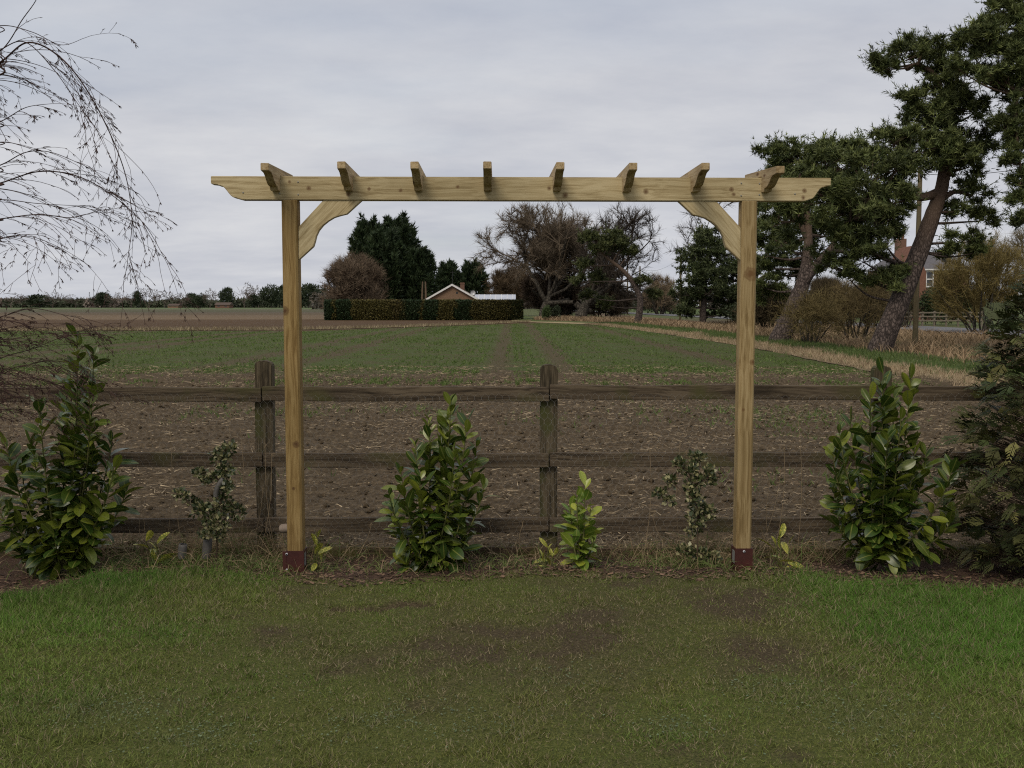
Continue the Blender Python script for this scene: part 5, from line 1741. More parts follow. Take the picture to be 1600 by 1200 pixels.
# far treeline: a mass of scrub plus the trees one can tell apart
def treeline():
    rng = np.random.default_rng(90); prr = random.Random(90)
    # evergreen and bare prototypes
    protoE, protoB = [], []
    for s in range(3):
        cr = Cat()
        r2 = np.random.default_rng(900 + s)
        for k in range(26):
            u = unit(r2, 1)[0]
            c = np.array([u[0] * 0.30, u[1] * 0.30, 0.52 + u[2] * 0.30])
            m = 70
            v = unit(r2, m)
            p = c + v * np.array([0.22, 0.22, 0.17]) * (r2.random((m, 1)) ** 0.4)
            p[:, 2] = np.clip(p[:, 2], 0.0, 1.05)
            tone = 0.7 + 0.6 * r2.random()
            V, Fc, C = blades(p, v + unit(r2, m) * 0.6 + np.array([[0, 0, 0.5]]), 0.10, 0.05, mixcol(r2, m, np.array((0.026, 0.038, 0.02)) * tone, np.array((0.06, 0.075, 0.038)) * tone, 0.2), r2)
            cr.add(V, Fc, C)
        protoE.append(cr.mesh('far_crown', M['needle']))
        pb = dict(OAK, rmin=0.0055, nch=[7, (5, 5), (4, 5), 3, 3], lr=0.66)
        segs = grow(random.Random(910 + s), [((0, 0, 0), (0.02, 0, 1), 0.26, 0.028, 0)], 4, pb, ell(0, 0, 0.58, 0.46, 0.46, 0.45))
        cb_ = Cat()
        V, Fc = tubes(np.array([q[:8] for q in segs]), 3)
        cb_.add(V, Fc, np.repeat(mixcol(r2, len(segs), (0.10, 0.08, 0.065), (0.18, 0.145, 0.12), 0.15), 6, axis=0))
        cb_.add(*twig_fuzz(segs, 3, 2, 0.07, 0.012, r2, (0.10, 0.08, 0.065), (0.19, 0.155, 0.125)))
        protoB.append(cb_.mesh('far_bare_crown', M['twig']))
    trunkm = mesh_np('far_trunk', *path_tube([(0, 0, -0.02), (0, 0, 0.5)], [0.03, 0.018], 5), M['bark_grey'])

    def far_tree(px, py_top, w_px, Y, ever, label, k):
        c = P(px, 480, Y)
        h = (P(px, py_top, Y).z - FZ) * 1.12
        w = w_px * Y / F
        w *= 1.0 if ever else 1.15
        t = thing('far_evergreen' if ever else 'far_bare_tree', label, 'tree', (c.x, Y, FZ), 'trees of the far left treeline')
        me = (protoE if ever else protoB)[k % 3]
        o = obj('crown', me, t, kind='stuff'); o.scale = (w, w, h); o.rotation_euler = (0, 0, k * 1.3)
        if ever:
            o = obj('trunk', trunkm, t); o.scale = (w, w, h)
    L = [(18, 460, 46, 0, 'greyish bare tree at the left edge of the far treeline'), (62, 462, 40, 1, 'low dark evergreen third from the left end of the far treeline'),
         (82, 458, 34, 0, 'bare tree left of the thin mast in the far treeline'), (118, 462, 36, 0, 'bare tree just left of the thin mast'), (158, 459, 34, 1, 'dark green tree just right of the thin mast'),
         (180, 459, 28, 0, 'pale bare tree right of the dark tree beside the mast'), (205, 458, 30, 0, 'slim bare tree midway along the far treeline'), (216, 457, 18, 1, 'narrow dark evergreen beside the tallest bare tree of the far line'),
         (233, 453, 32, 0, 'tallest grey bare tree midway along the far left treeline'), (258, 457, 34, 0, 'wide bare tree above the low brown building'), (283, 461, 30, 0, 'low bare tree right of the low brown building'),
         (300, 460, 24, 1, 'small dark evergreen left of the pale bare tree in the far line'), (314, 460, 20, 1, 'second small dark evergreen left of the pale bare tree'), (328, 455, 24, 0, 'bare round tree left of the dark domed evergreen'),
         (354, 452, 26, 1, 'dark domed evergreen above the small red brick house'), (382, 445, 28, 0, 'pale open bare tree right of the dark domed evergreen'), (404, 451, 20, 0, 'slim bare tree left of the dark block of evergreens'),
         (398, 462, 26, 1, 'low dark bush under the slim bare tree in the far line'), (424, 447, 34, 1, 'large dark evergreen left of the pergola post in the distance'), (441, 449, 30, 1, 'dark evergreen half hidden by the left pergola post'),
         (482, 447, 44, 1, 'dark evergreen wood edge just right of the left pergola post'), (502, 449, 34, 1, 'dark far evergreen touching the brown shrub tree')]
    for k, (px, pt, w, e, lab) in enumerate(L):
        far_tree(px, pt, w * 1.05, 600 + (k * 37) % 60, bool(e), lab, k)
    # the low continuous wood behind and between
    cr = Cat()
    n = 30000
    Y = 690.0
    xa, xb = P(-330, 480, Y).x, P(520, 480, Y).x
    x = rng.uniform(xa, xb, n); y = Y + rng.uniform(0, 40, n)
    top = 2.2 + 6.0 * fbm(x * 0.035, x * 0, 95, 4)
    z = FZ - 0.8 + rng.random(n) ** 0.9 * top
    ev = fbm(x * 0.018, x * 0 + 5, 96, 3) > 0.55
    col = np.where(ev[:, None], mixcol(rng, n, (0.04, 0.05, 0.028), (0.08, 0.09, 0.05), 0.2), mixcol(rng, n, (0.12, 0.095, 0.078), (0.23, 0.185, 0.15), 0.3))
    d = unit(rng, n) * 0.7; d[:, 2] += 0.6
    V, Fc, C = blades(np.stack([x, y, z], 1), d, rng.uniform(1.6, 3.4, n), 1.5, col, rng)
    o = obj('far_wood', mesh_np('far_wood', V, Fc, M['needle'], C))
    tag(o, 'low greyish brown wood along the horizon at the left', 'wood', kind='stuff')
    # and behind the middle and right, closing the horizon
    cr = Cat()
    n = 16000; Y = 420.0
    xa, xb = P(480, 480, Y).x, P(1900, 480, Y).x
    x = rng.uniform(xa, xb, n); y = Y + rng.uniform(0, 30, n)
    top = 4.5 + 4.5 * fbm(x * 0.05, x * 0, 97, 4)
    z = FZ - 0.8 + rng.random(n) ** 0.9 * top
    d = unit(rng, n) * 0.7; d[:, 2] += 0.6
    V, Fc, C = blades(np.stack([x, y, z], 1), d, rng.uniform(1.2, 2.4, n), 1.1, mixcol(rng, n, (0.04, 0.036, 0.026), (0.10, 0.083, 0.062), 0.25), rng)
    o = obj('far_wood', mesh_np('far_wood', V, Fc, M['needle'], C))
    tag(o, 'low brown wood on the horizon behind the oaks and the road', 'wood', kind='stuff')


treeline()


# reeds and dry grass of the ditch, verge grass
def ditch_growth():
    rng = np.random.default_rng(101)
    n = 52000
    y = 18 + 95 * rng.random(n) ** 1.15
    x = edge_x(y) + 2.4 + rng.random(n) * 10.5
    cl = fbm(x * 0.5, y * 0.35, 103, 3)
    k = (x < 23.6) & (rng.random(n) < np.clip((cl - 0.30) * 3.2, 0.08, 1)) & (x < y * 0.62 + 3)
    x, y, cl = x[k], y[k], cl[k]; n = len(x)
    z = -0.05 - 0.5 * np.exp(-((x - 16.5) / 2.2) ** 2)
    d = unit(rng, n) * 0.45; d[:, 2] = 1.0
    hgt = rng.uniform(0.22, 0.62, n) * (0.6 + 0.8 * cl) * (1 + 0.25 * np.exp(-((x - 16.5) / 2.2) ** 2))
    V, Fc, C = blades(np.stack([x, y, z], 1), d, hgt, 0.010 + y * 0.00042, mixcol(rng, n, (0.16, 0.105, 0.058), (0.38, 0.275, 0.165), 0.25), rng, bend=0.5)
    o = obj('reeds', mesh_np('reeds', V, Fc, M['straw'], C))
    tag(o, 'tan dry reeds and dead grass filling the ditch beside the road', 'reeds', kind='stuff')
    n = 46000
    y = 14 + 76 * rng.random(n) ** 1.3
    u = rng.random(n) * 3.1
    x = edge_x(y) + u
    k = x < y * 0.62 + 3
    x, y, u = x[k], y[k], u[k]; n = len(x)
    un = u + 1.1 * (fbm(x * 0.7, y * 0.35, 83, 3) - 0.5)
    g = np.clip((un - 0.85) * 2.2, 0.06, 1)
    col = np.where((rng.random(n) < g)[:, None], mixcol(rng, n, (0.06, 0.095, 0.025), (0.13, 0.17, 0.05), 0.2), mixcol(rng, n, (0.24, 0.175, 0.105), (0.44, 0.34, 0.215), 0.25))
    rise = np.clip(u / 2.0, 0, 1)
    z = FZ + 0.0 + 0.14 * rise * rise * (3 - 2 * rise)
    d = unit(rng, n) * 0.6; d[:, 2] = 0.8
    V, Fc, C = blades(np.stack([x, y, z], 1), d, rng.uniform(0.07, 0.2, n), 0.010 + y * 0.0005, col, rng)
    o = obj('verge_grass', mesh_np('verge_grass', V, Fc, M['grass'], C))
    tag(o, 'straw coloured and green grass along the right hand edge of the field', 'grass', kind='stuff')
    # boundary strip grasses and hedge foot
    n = 12000
    xs = np.array([p.x for p in bl]); ys_ = np.array([p.y for p in bl])
    x = rng.uniform(-62, xs[-1], n)
    y = np.interp(x, xs, ys_) + rng.normal(0, 0.55, n)
    d = unit(rng, n) * 0.5; d[:, 2] = 0.8
    V, Fc, C = blades(np.stack([x, y, np.full(n, FZ)], 1), d, rng.uniform(0.1, 0.35, n), 0.05, mixcol(rng, n, (0.18, 0.14, 0.08), (0.33, 0.27, 0.17), 0.2), rng)
    o = obj('boundary_grass', mesh_np('boundary_grass', V, Fc, M['straw'], C))
    tag(o, 'thin pale dry grass strip dividing the green crop from the ploughed field', 'grass', kind='stuff')


ditch_growth()
# ------------------------------------------------------------------ garden planting
def leaf_mesh(name, mat, wmax=0.21, fold=0.16, curl=0.20, tip=0.55, nl=7):
    """unit-length leaf along +y, widest past the middle, folded along the midrib, tip curling down"""
    V, Fc = [], []
    for i in range(nl + 1):
        t = i / nl
        w = wmax * (math.sin(math.pi * min(1, t ** 1.25)) ** 0.62) if 0 < t < 1 else 0.004
        z = -curl * t * t + 0.10 * t
        y = t
        lift = fold * w / wmax
        V += [(-w, y, z + lift * 0.5), (-w * 0.5, y, z + lift * 0.32), (0, y, z), (w * 0.5, y, z + lift * 0.32), (w, y, z + lift * 0.5)]
    for i in range(nl):
        for k in range(4):
            a = i * 5 + k
            Fc.append((a, a + 1, a + 6, a + 5))
    return mesh_np(name, np.array(V), np.array(Fc), mat, smooth=True)


LEAF = {k: [leaf_mesh('leaf', M[k], w, f, c) for w, f, c in sets] for k, sets in
        {'laurel': [(0.25, 0.10, 0.22), (0.22, 0.16, 0.10), (0.26, 0.05, 0.34), (0.23, 0.12, -0.05), (0.24, 0.02, 0.55), (0.20, 0.22, -0.22)],
         'laurel_young': [(0.24, 0.10, 0.2), (0.22, 0.14, 0.05), (0.25, 0.06, 0.3)],
         'aucuba': [(0.17, 0.12, 0.25), (0.15, 0.10, 0.4), (0.18, 0.14, 0.1)]}.items()}


def put_leaf(parent, kind, p, d, size, rng, roll=0.5):
    o = bpy.data.objects.new('leaf', rng.choice(LEAF[kind]))
    COL.objects.link(o)
    o.parent = parent
    d = d.normalized()
    upv = Vector((0, 0, 1)) + Vector((rng.gauss(0, roll), rng.gauss(0, roll), 0))
    x = d.cross(upv)
    if x.length < 1e-3:
        x = Vector((1, 0, 0))
    x.normalize()
    z = x.cross(d)
    m = Matrix((x, d, z)).transposed().to_4x4()
    o.matrix_local = Matrix.Translation(p) @ m @ Matrix.Scale(size, 4)
    return o


def laurel(label, base, stems, kind, seed, leaf=0.125, maxleaf=298, step=0.042, name='laurel_bush', cat='bush', stem_mat='stem', group=None, r=0.006):
    """stems: list of (tip offset Vector, bow) from the base; leaves spiral round each stem"""
    rng = random.Random(seed)
    t = thing(name, label, cat, base, group)
    cand = []
    for (tip, bow) in stems:
        tip = Vector(tip); bow = Vector(bow)
        n = 10
        pts = []
        for i in range(n + 1):
            u = i / n
            p = tip * u + bow * (4 * u * (1 - u)) + Vector((0, 0, -0.03))
            pts.append(p)
        rads = [r * (1.25 - 0.85 * i / n) for i in range(n + 1)]
        V, Fc = path_tube(pts, rads, 6)
        obj('stem', mesh_np('stem', V, Fc, M[stem_mat], smooth=True), t)
        L = sum((pts[i + 1] - pts[i]).length for i in range(n))
        k = max(3, int(L / step))
        a0 = rng.uniform(0, 6.28)
        for j in range(k + 1):
            u = 0.10 + 0.90 * j / k
            f = u * n
            i = min(int(f), n - 1)
            p = pts[i].lerp(pts[i + 1], f - i)
            ax = (pts[i + 1] - pts[i]).normalized()
            a = a0 + j * 2.4 + rng.uniform(-0.4, 0.4)
            side = ax.orthogonal().normalized()
            side = Matrix.Rotation(a, 3, ax) @ side
            elev = 0.15 + 0.9 * max(0, (u - 0.35)) / 0.65 + rng.uniform(-0.25, 0.3)
            if j >= k - 1:
                elev = 1.6
            d = side + ax * elev - Vector((0, 0, 0.25 * (1 - u)))
            s = leaf * rng.uniform(0.5, 1.12) * (1.0 if u < 0.88 else 0.8)
            cand.append((p, d, s))
    if kind != 'laurel':
        rng.shuffle(cand); cand = cand[:maxleaf]
    # the nearest leaves are parts of their own, those behind them one joined mass
    cand.sort(key=lambda c: c[0].y + 0.4 * c[1].normalized().y * c[2])
    back = cand[maxleaf:]; cand = cand[:maxleaf]
    if back:
        cc = Cat()
        for p, d, s in back:
            me = rng.choice(LEAF[kind])
            v = np.empty(len(me.vertices) * 3, dtype=np.float32); me.vertices.foreach_get('co', v); v = v.reshape(-1, 3)
            fi = np.empty(len(me.polygons) * 4, dtype=np.int32); me.loops.foreach_get('vertex_index', fi)
            d = d.normalized()
            x = d.cross(Vector((rng.gauss(0, .5), rng.gauss(0, .5), 1))).normalized(); z = x.cross(d)
            m3 = np.array([x, d, z])
            tone = rng.random()
            cc.add((v * s) @ m3 + np.array(p), fi.reshape(-1, 4), np.stack([np.full(len(v), tone), np.abs(v[:, 0]), v[:, 1]], 1))
        obj('inner_leaves', cc.mesh('inner_leaves', M['laurel_joined'], True), t, kind='stuff')
    for p, d, s in cand:
        put_leaf(t, kind, p, d, s, rng)
    return t


def stems_px(Y, base_px, tips, rng, extra=0, spread=0.12, zmin=0.1):
    """stem tips given by photo position at the plant's own distance, each with a little depth"""
    b = P(base_px[0], base_px[1], Y)
    out = []
    for (px, py) in tips:
        q = P(px, py, Y) - b
        q.x *= 0.90
        q.y += rng.uniform(-spread, spread)
        side = Vector((q.x * 0.18, rng.uniform(-0.03, 0.03), -0.05 * abs(q.x)))
        out.append((q, side))
    return b, out


_r = random.Random(3)
YL = 5.95
b, st = stems_px(YL, (95, 880), [(135, 520), (158, 545), (125, 590), (165, 600), (70, 625), (85, 600), (110, 640), (180, 680), (40, 690), (150, 700), (20, 720), (90, 720), (195, 720), (60, 760), (-10, 690),
                                 (130, 770), (10, 790), (170, 800), (35, 830), (100, 820), (190, 770), (-30, 760), (75, 860), (140, 850), (10, 850)], _r, spread=0.17)
laurel('tall glossy cherry laurel at the left edge, its thin top above the fence rail', b, st, 'laurel', 111, leaf=0.148, step=0.022)
b, st = stems_px(5.98, (672, 885), [(707, 622), (700, 650), (735, 655), (752, 690), (668, 655), (645, 690), (690, 690), (715, 700), (618, 735), (606, 760), (655, 735), (635, 780), (740, 750), (765, 755), (700, 760), (600, 800),
                                    (680, 800), (725, 800), (620, 835), (655, 850), (735, 835), (700, 855), (635, 870), (670, 700)], _r, spread=0.16)
laurel('bushy dark green cherry laurel between the two pergola posts', b, st, 'laurel', 112, leaf=0.127, step=0.021)
b, st = stems_px(6.0, (1378, 872), [(1378, 575), (1385, 600), (1430, 585), (1415, 615), (1355, 610), (1400, 640), (1340, 660), (1305, 665), (1290, 700), (1370, 670), (1440, 690), (1460, 700), (1320, 720), (1410, 710), (1480, 710),
                                    (1300, 760), (1350, 750), (1430, 760), (1380, 770), (1295, 800), (1490, 800), (1330, 820), (1450, 830), (1400, 840), (1500, 800), (1350, 850)], _r, spread=0.18)
laurel('large glossy cherry laurel right of the right hand post, beside the conifer', b, st, 'laurel', 113, leaf=0.138, step=0.022)
b, st = stems_px(6.0, (908, 882), [(915, 752), (900, 765), (925, 790), (905, 800), (930, 830), (890, 790), (895, 840), (920, 860)], _r, spread=0.07)
laurel('small yellow green young laurel right of the middle fence post', b, st, 'laurel_young', 114, leaf=0.118, step=0.024)
b, st = stems_px(6.0, (858, 880), [(856, 850), (846, 862), (866, 862)], _r, spread=0.05)
laurel('little spotted yellow plant left of the small young laurel', b, st, 'aucuba', 115, leaf=0.10, step=0.03, name='spotted_laurel', cat='plant')
b, st = stems_px(5.95, (1222, 885), [(1220, 835), (1208, 842), (1236, 848)], _r, spread=0.05)
laurel('spotted yellow green plant with long leaves right of the right hand post', b, st, 'aucuba', 116, leaf=0.16, step=0.06, name='spotted_laurel', cat='plant', maxleaf=14)
b, st = stems_px(5.98, (492, 890), [(498, 832), (492, 845), (505, 860)], _r, spread=0.04)
laurel('spotted yellow plant tucked against the foot of the left post', b, st, 'aucuba', 117, leaf=0.115, step=0.05, name='spotted_laurel', cat='plant', maxleaf=14)
b, st = stems_px(6.0, (236, 880), [(232, 835), (242, 845), (250, 868)], _r, spread=0.05)
laurel('spotted yellow plant with narrow leaves between the tall laurel and the variegated holly', b, st, 'aucuba', 118, leaf=0.14, step=0.05, name='spotted_laurel', cat='plant', maxleaf=16)


def variegated(label, Y, base_px, clusters, seed):
    """clusters: (px,py,rx_px,ry_px); small cream-edged leaves crowding crooked stems"""
    rng = np.random.default_rng(seed); pr_ = random.Random(seed)
    root = P(base_px[0], base_px[1], Y)
    t = thing('variegated_holly', label, 'shrub', root)
    segs, cr = [], Cat()
    joints = [Vector((0, 0, 0))]
    for (px, py, rx, ry) in clusters:
        c = P(px, py, Y + pr_.uniform(-0.05, 0.05)) - root
        near = min(joints, key=lambda a: (a - c).length + max(0, a.z - c.z))
        mid = near.lerp(c, 0.5) + Vector((pr_.uniform(-0.02, 0.02), 0, -0.01))
        segs += [(*near, *mid, 0.006, 0.005), (*mid, *c, 0.005, 0.003)]
        joints.append(c)
        k = Y / F
        m = int(2.6 * rx * ry * 0.16 + 40)
        u = unit(rng, m)
        p = np.array(c) + u * np.array([rx * k, min(rx, ry) * k, ry * k]) * (rng.random((m, 1)) ** 0.45)
        cream = rng.random(m) < 0.38
        col = np.where(cream[:, None], mixcol(rng, m, (0.20, 0.19, 0.08), (0.36, 0.33, 0.17), 0.2), mixcol(rng, m, (0.028, 0.042, 0.016), (0.075, 0.09, 0.03), 0.25))
        d = norm(u * 0.6 + unit(rng, m) * 0.8 + np.array([[0, 0, 0.35]]))
        sd_ = norm(np.cross(d, unit(rng, m)))
        L = rng.uniform(0.020, 0.034, m)[:, None]; W = L * 0.36
        V = np.stack([p, p + d * L * 0.45 - sd_ * W, p + d * L, p + d * L * 0.45 + sd_ * W], 1)
        cr.add(V.reshape(-1, 3), np.arange(m * 4).reshape(m, 4), np.repeat(col, 4, axis=0))
    V, Fc = tubes(segs, 5)
    obj('stems', mesh_np('stems', V, Fc, M['woodstem']), t)
    obj('foliage', cr.mesh('foliage', M['leafmix']), t, kind='stuff')
    return t


variegated('sparse variegated holly with cream edged leaves left of the left post', 6.05, (338, 878),
           [(338, 820, 20, 16), (345, 790, 24, 14), (320, 800, 22, 14), (365, 800, 18, 14), (348, 765, 12, 14), (352, 735, 14, 10), (345, 712, 18, 14), (358, 700, 10, 10), (338, 745, 10, 8), (312, 738, 12, 6), (322, 750, 8, 6), (283, 772, 13, 7), (298, 782, 12, 6),
            (310, 790, 10, 7), (330, 835, 22, 10), (356, 760, 9, 10)], 121)
variegated('straggly variegated holly with cream edged leaves left of the right hand post', 6.05, (1088, 888),
           [(1090, 810, 18, 14), (1085, 780, 14, 12), (1095, 795, 16, 12), (1075, 735, 16, 12), (1090, 715, 14, 9), (1062, 722, 9, 7), (1048, 752, 12, 10), (1085, 755, 14, 10), (1105, 748, 12, 12), (1078, 765, 9, 9), (1030, 770, 10, 6), (1045, 782, 10, 6), (1108, 735, 8, 8),
            (1110, 800, 8, 10), (1085, 828, 14, 9), (1095, 865, 16, 10), (1070, 860, 12, 9), (1115, 870, 10, 7)], 122)

# pale plastic tree guards
M['guard'] = m_noise('pale_plastic_guard', [(0.3, (0.075, 0.068, 0.06)), (0.7, (0.15, 0.138, 0.125))], 9, 0.6, 0.3)


def guard(px0, py0, px1, py1, r, Y, label, bow=0.0, group=None):
    a, b = P(px0, py0, Y), P(px1, py1, Y)
    pts = [a.lerp(b, u) + Vector((bow * 4 * u * (1 - u), 0, 0)) for u in (0, .2, .4, .6, .8, 1)]
    V, Fc = path_tube([p - a for p in pts] + [p - a for p in pts[::-1]], [r * .85, r, r, r, r, r * .9] + [r * .88, r * .95, r * .95, r * .95, r * .95, r * .8], 12)
    o = obj('tree_guard', mesh_np('tree_guard', V, Fc, M['guard'], smooth=True), loc=a)
    tag(o, label, 'tree guard', group)


guard(284, 872, 286, 850, 0.026, 6.02, 'pale grey plastic tree guard in the grass left of the variegated holly')
guard(322, 872, 325, 842, 0.028, 6.08, 'grey plastic tree guard round the foot of the left variegated holly')
guard(337, 776, 349, 748, 0.016, 6.02, 'short curved grey plastic guard hanging on the stem of the left holly', bow=-0.012)

# sawn log stub behind the left post
q = P(437, 826, 6.18)
V, Fc = path_tube([(0, 0, 0), (0.012, 0, 0), (0.07, 0.01, 0.003), (0.08, 0.01, 0.003)], [0.020, 0.028, 0.030, 0.022], 10, 0.06, PYR)
o = obj('log_stub', mesh_np('log_stub', V, np.array([tuple(f) for f in Fc]), m_noise('pale_sawn_wood', [(0.3, (0.16, 0.12, 0.09)), (0.7, (0.30, 0.24, 0.19))], 14), smooth=True), loc=q)
tag(o, 'short pale sawn stub of wood lying behind the left pergola post', 'log')


# feathery conifer at the right edge
def thuja():
    rng = np.random.default_rng(131); pr_ = random.Random(131)
    Y = 5.95
    c = P(1648, 885, Y)
    t = thing('conifer_bush', 'dark feathery conifer cut off by the right edge in front of the fence', 'conifer', (c.x, Y, -0.03))
    h = 1.8
    V, Fc = path_tube([(0, 0, -0.05), (0.02, 0, 0.9), (0, 0, 1.7)], [0.05, 0.03, 0.008], 8)
    obj('trunk', mesh_np('trunk', V, Fc, M['woodstem']), t)
    V_, F_, C_, n = [], [], [], 0
    cr = Cat()
    segs = []
    for k in range(1500):
        z = h * (0.02 + 0.98 * pr_.random() ** 1.1)
        f = z / h
        R = 0.66 * (1 - 0.55 * max(0, f - 0.30) / 0.70) * (0.80 + 0.35 * min(1, f / 0.25)) * (1 - max(0, f - 0.85) * 4.5)
        a = pr_.uniform(0, 2 * math.pi)
        rr = R * (0.35 + 0.70 * pr_.random() ** 0.6)
        out = Vector((math.cos(a), math.sin(a), 0))
        p = out * rr * 0.78 + Vector((0, 0, z))
        d = (out * 1.0 + Vector((pr_.gauss(0, .5), pr_.gauss(0, .5), 0.05 + pr_.gauss(0, .55)))).normalized()
        L = pr_.uniform(0.08, 0.17)
        side = d.cross(Vector((0, 0, 1)) + Vector((pr_.gauss(0, .4), pr_.gauss(0, .4), 0))).normalized()
        upn = side.cross(d)
        tone = pr_.uniform(0.6, 1.35)
        col = np.array((0.036, 0.052, 0.016)) * (1 - (q := pr_.random() ** 1.6)) + np.array((0.14, 0.13, 0.042)) * q
        col = col * tone
        m = 7
        vs, fs = [], []

        def bl_(p0, dd, LL, W):
            sdv = dd.cross(upn).normalized()
            i = len(vs)
            vs.extend([p0 - sdv * W * 0.3, p0 + dd * LL * 0.4 - sdv * W * 0.5, p0 + dd * LL, p0 + dd * LL * 0.4 + sdv * W * 0.5])
            fs.append((i, i + 1, i + 2, i + 3))
        for i in range(m):
            u = i / m
            q0 = p + d * (L * u) - Vector((0, 0, 0.10 * L * u * u * 3))
            for s in (-1, 1):
                dd = (d * 0.75 + side * s * 0.75 + Vector((0, 0, -0.12 + pr_.gauss(0, .12)))).normalized()
                ll = L * (0.46 * (1 - u) + 0.10)
                bl_(q0, dd, ll, 0.16 * ll + 0.004)
                if ll > 0.05:
                    for v in (0.4, 0.7):
                        qq = q0 + dd * ll * v
                        bl_(qq, (dd + d * 0.9).normalized(), ll * 0.45, 0.011)
                        bl_(qq, (dd - d * 0.35).normalized(), ll * 0.32, 0.011)
        bl_(p, d, L, 0.006)
        cr.add(np.array([tuple(v) for v in vs]), np.array(fs), col)
        segs.append((0, 0, max(0.02, z - 0.15), *p, 0.004, 0.0012))
    V, Fc = tubes(segs, 3)
    obj('branches', mesh_np('branches', V, Fc, M['woodstem']), t, kind='stuff')
    obj('foliage', cr.mesh('foliage', M['needle']), t, kind='stuff')


thuja()


# weeping birch at the left
def birch():
    pr_ = random.Random(141)
    tx, ty = -4.75, 5.2
    t = thing('birch_tree', 'leafless weeping birch hanging into the picture from the left edge', 'tree', (tx, ty, 0))
    root = Vector((tx, ty, 0))
    tp, tr = smooth_path([(0, 0, -0.1), (0.05, 0.02, 1.5), (-0.02, 0.05, 3.0), (0.06, 0.0, 4.6), (0.1, 0, 6.0)], [0.12, 0.10, 0.085, 0.06, 0.02], 5)
    V, Fc = path_tube(tp, tr, 12, 0.03, pr_)
    obj('trunk', mesh_np('trunk', V, Fc, M['bark_birch'], smooth=True), t)
    segs, buds = [], []
    col1 = (0.035, 0.022, 0.020)

    def bud(p, d):
        L = pr_.uniform(0.012, 0.024)
        for s in (-1, 1):
            dd = (d + Vector((s * 0.35 + pr_.gauss(0, .15), pr_.gauss(0, .3), -0.2))).normalized()
            q = p + dd * L
            segs.append((*p, *(p + dd * L * 0.45), 0.0007, 0.0016)); segs.append((*(p + dd * L * 0.45), *q, 0.0016, 0.0007))

    def twig(p, d, L, r, lev):
        n = max(4, int(L / 0.042))
        sl = L / n
        for i in range(n):
            d = (d + Vector((pr_.gauss(0, .10), pr_.gauss(0, .10), -0.085 - 0.05 * (i / n)))).normalized()
            q = p + d * sl
            r1 = max(0.0009, r * (1 - 0.5 / n))
            segs.append((*p, *q, r, r1)); p, r = q, r1
            if lev < 2 and pr_.random() < (0.36 if lev == 0 else 0.22):
                s = pr_.choice((-1, 1))
                dd = (d + Vector((s * pr_.uniform(.4, .9), pr_.gauss(0, .5), pr_.uniform(-.1, .35)))).normalized()
                twig(p, dd, L * pr_.uniform(0.25, 0.55), r * 0.7, lev + 1)
            if pr_.random() < 0.27:
                bud(p, d)
        bud(p, d)

    def main(pts, r0, r1, dens, Lr, spread=0.35):
        w = [P(*q) - root for q in pts]
        start = min(tp, key=lambda a: (a - w[0]).length + abs(a.z - (w[0].z - 0.2)) * 0.5)
        w = [start] + w
        sp, sr = smooth_path(w, [r0 * 1.8] + [r0 + (r1 - r0) * i / (len(w) - 2) for i in range(len(w) - 1)], 9)
        for i in range(len(sp) - 1):
            segs.append((*sp[i], *sp[i + 1], sr[i], sr[i + 1]))
            dd = (sp[i + 1] - sp[i])
            Ls = dd.length; dd.normalize()
            k = Ls * dens
            k = int(k) + (pr_.random() < k - int(k))
            if i < 7 and i > 0:
                k = int(k * 0.7)
            for _ in range(k):
                u = pr_.random()
                s = pr_.choice((-1, 1))
                d2 = (dd * 0.8 + Vector((pr_.uniform(-.1, .6), s * pr_.uniform(.1, .7), pr_.uniform(-.5, .35)))).normalized()
                twig(sp[i].lerp(sp[i + 1], u), d2, pr_.uniform(*Lr), max(0.0016, sr[i] * 0.45), 0)
        e = (sp[-1] - sp[-2]).normalized()
        twig(sp[-1], e, Lr[1] * 0.8, r1, 0)

    main([(-60, 130, 5.0), (0, 97, 5.0), (45, 66, 5.0), (100, 95, 5.0), (150, 165, 5.0), (192, 260, 5.0), (206, 340, 5.0), (200, 400, 5.0)], 0.0058, 0.0016, 13, (0.14, 0.42))
    main([(-60, 120, 4.8), (0, 78, 4.8), (40, 66, 4.8), (85, 110, 4.8), (120, 160, 4.8), (150, 200, 4.8)], 0.0035, 0.0012, 14, (0.12, 0.34))
    main([(-60, 300, 4.9), (0, 286, 4.9), (60, 268, 4.9), (120, 275, 4.9), (175, 305, 4.9), (225, 350, 4.9), (255, 400, 4.9)], 0.0045, 0.0013, 15, (0.12, 0.36))
    main([(-60, 275, 5.2), (0, 258, 5.2), (40, 238, 5.2), (80, 238, 5.2), (130, 258, 5.2)], 0.004, 0.0014, 14, (0.10, 0.28))
    main([(-60, 210, 5.1), (0, 190, 5.1), (40, 168, 5.1), (80, 162, 5.1)], 0.004, 0.0012, 12, (0.08, 0.22))
    main([(-60, 350, 5.0), (0, 342, 5.0), (60, 335, 5.0), (110, 340, 5.0), (150, 330, 5.0)], 0.004, 0.0014, 15, (0.12, 0.34))
    main([(-60, 105, 5.3), (0, 80, 5.3), (35, 30, 5.3), (55, 2, 5.3), (70, -30, 5.3)], 0.004, 0.002, 9, (0.1, 0.3))
    main([(-60, 60, 5.1), (0, 40, 5.1), (50, 50, 5.1), (95, 70, 5.1), (130, 60, 5.1)], 0.003, 0.0012, 8, (0.1, 0.22))
    main([(-60, 385, 4.9), (0, 372, 4.9), (50, 370, 4.9), (100, 390, 4.9)], 0.003, 0.0012, 15, (0.12, 0.34))
    main([(-60, 320, 5.3), (0, 312, 5.3), (60, 318, 5.3), (130, 322, 5.3)], 0.0035, 0.0012, 14, (0.12, 0.36))
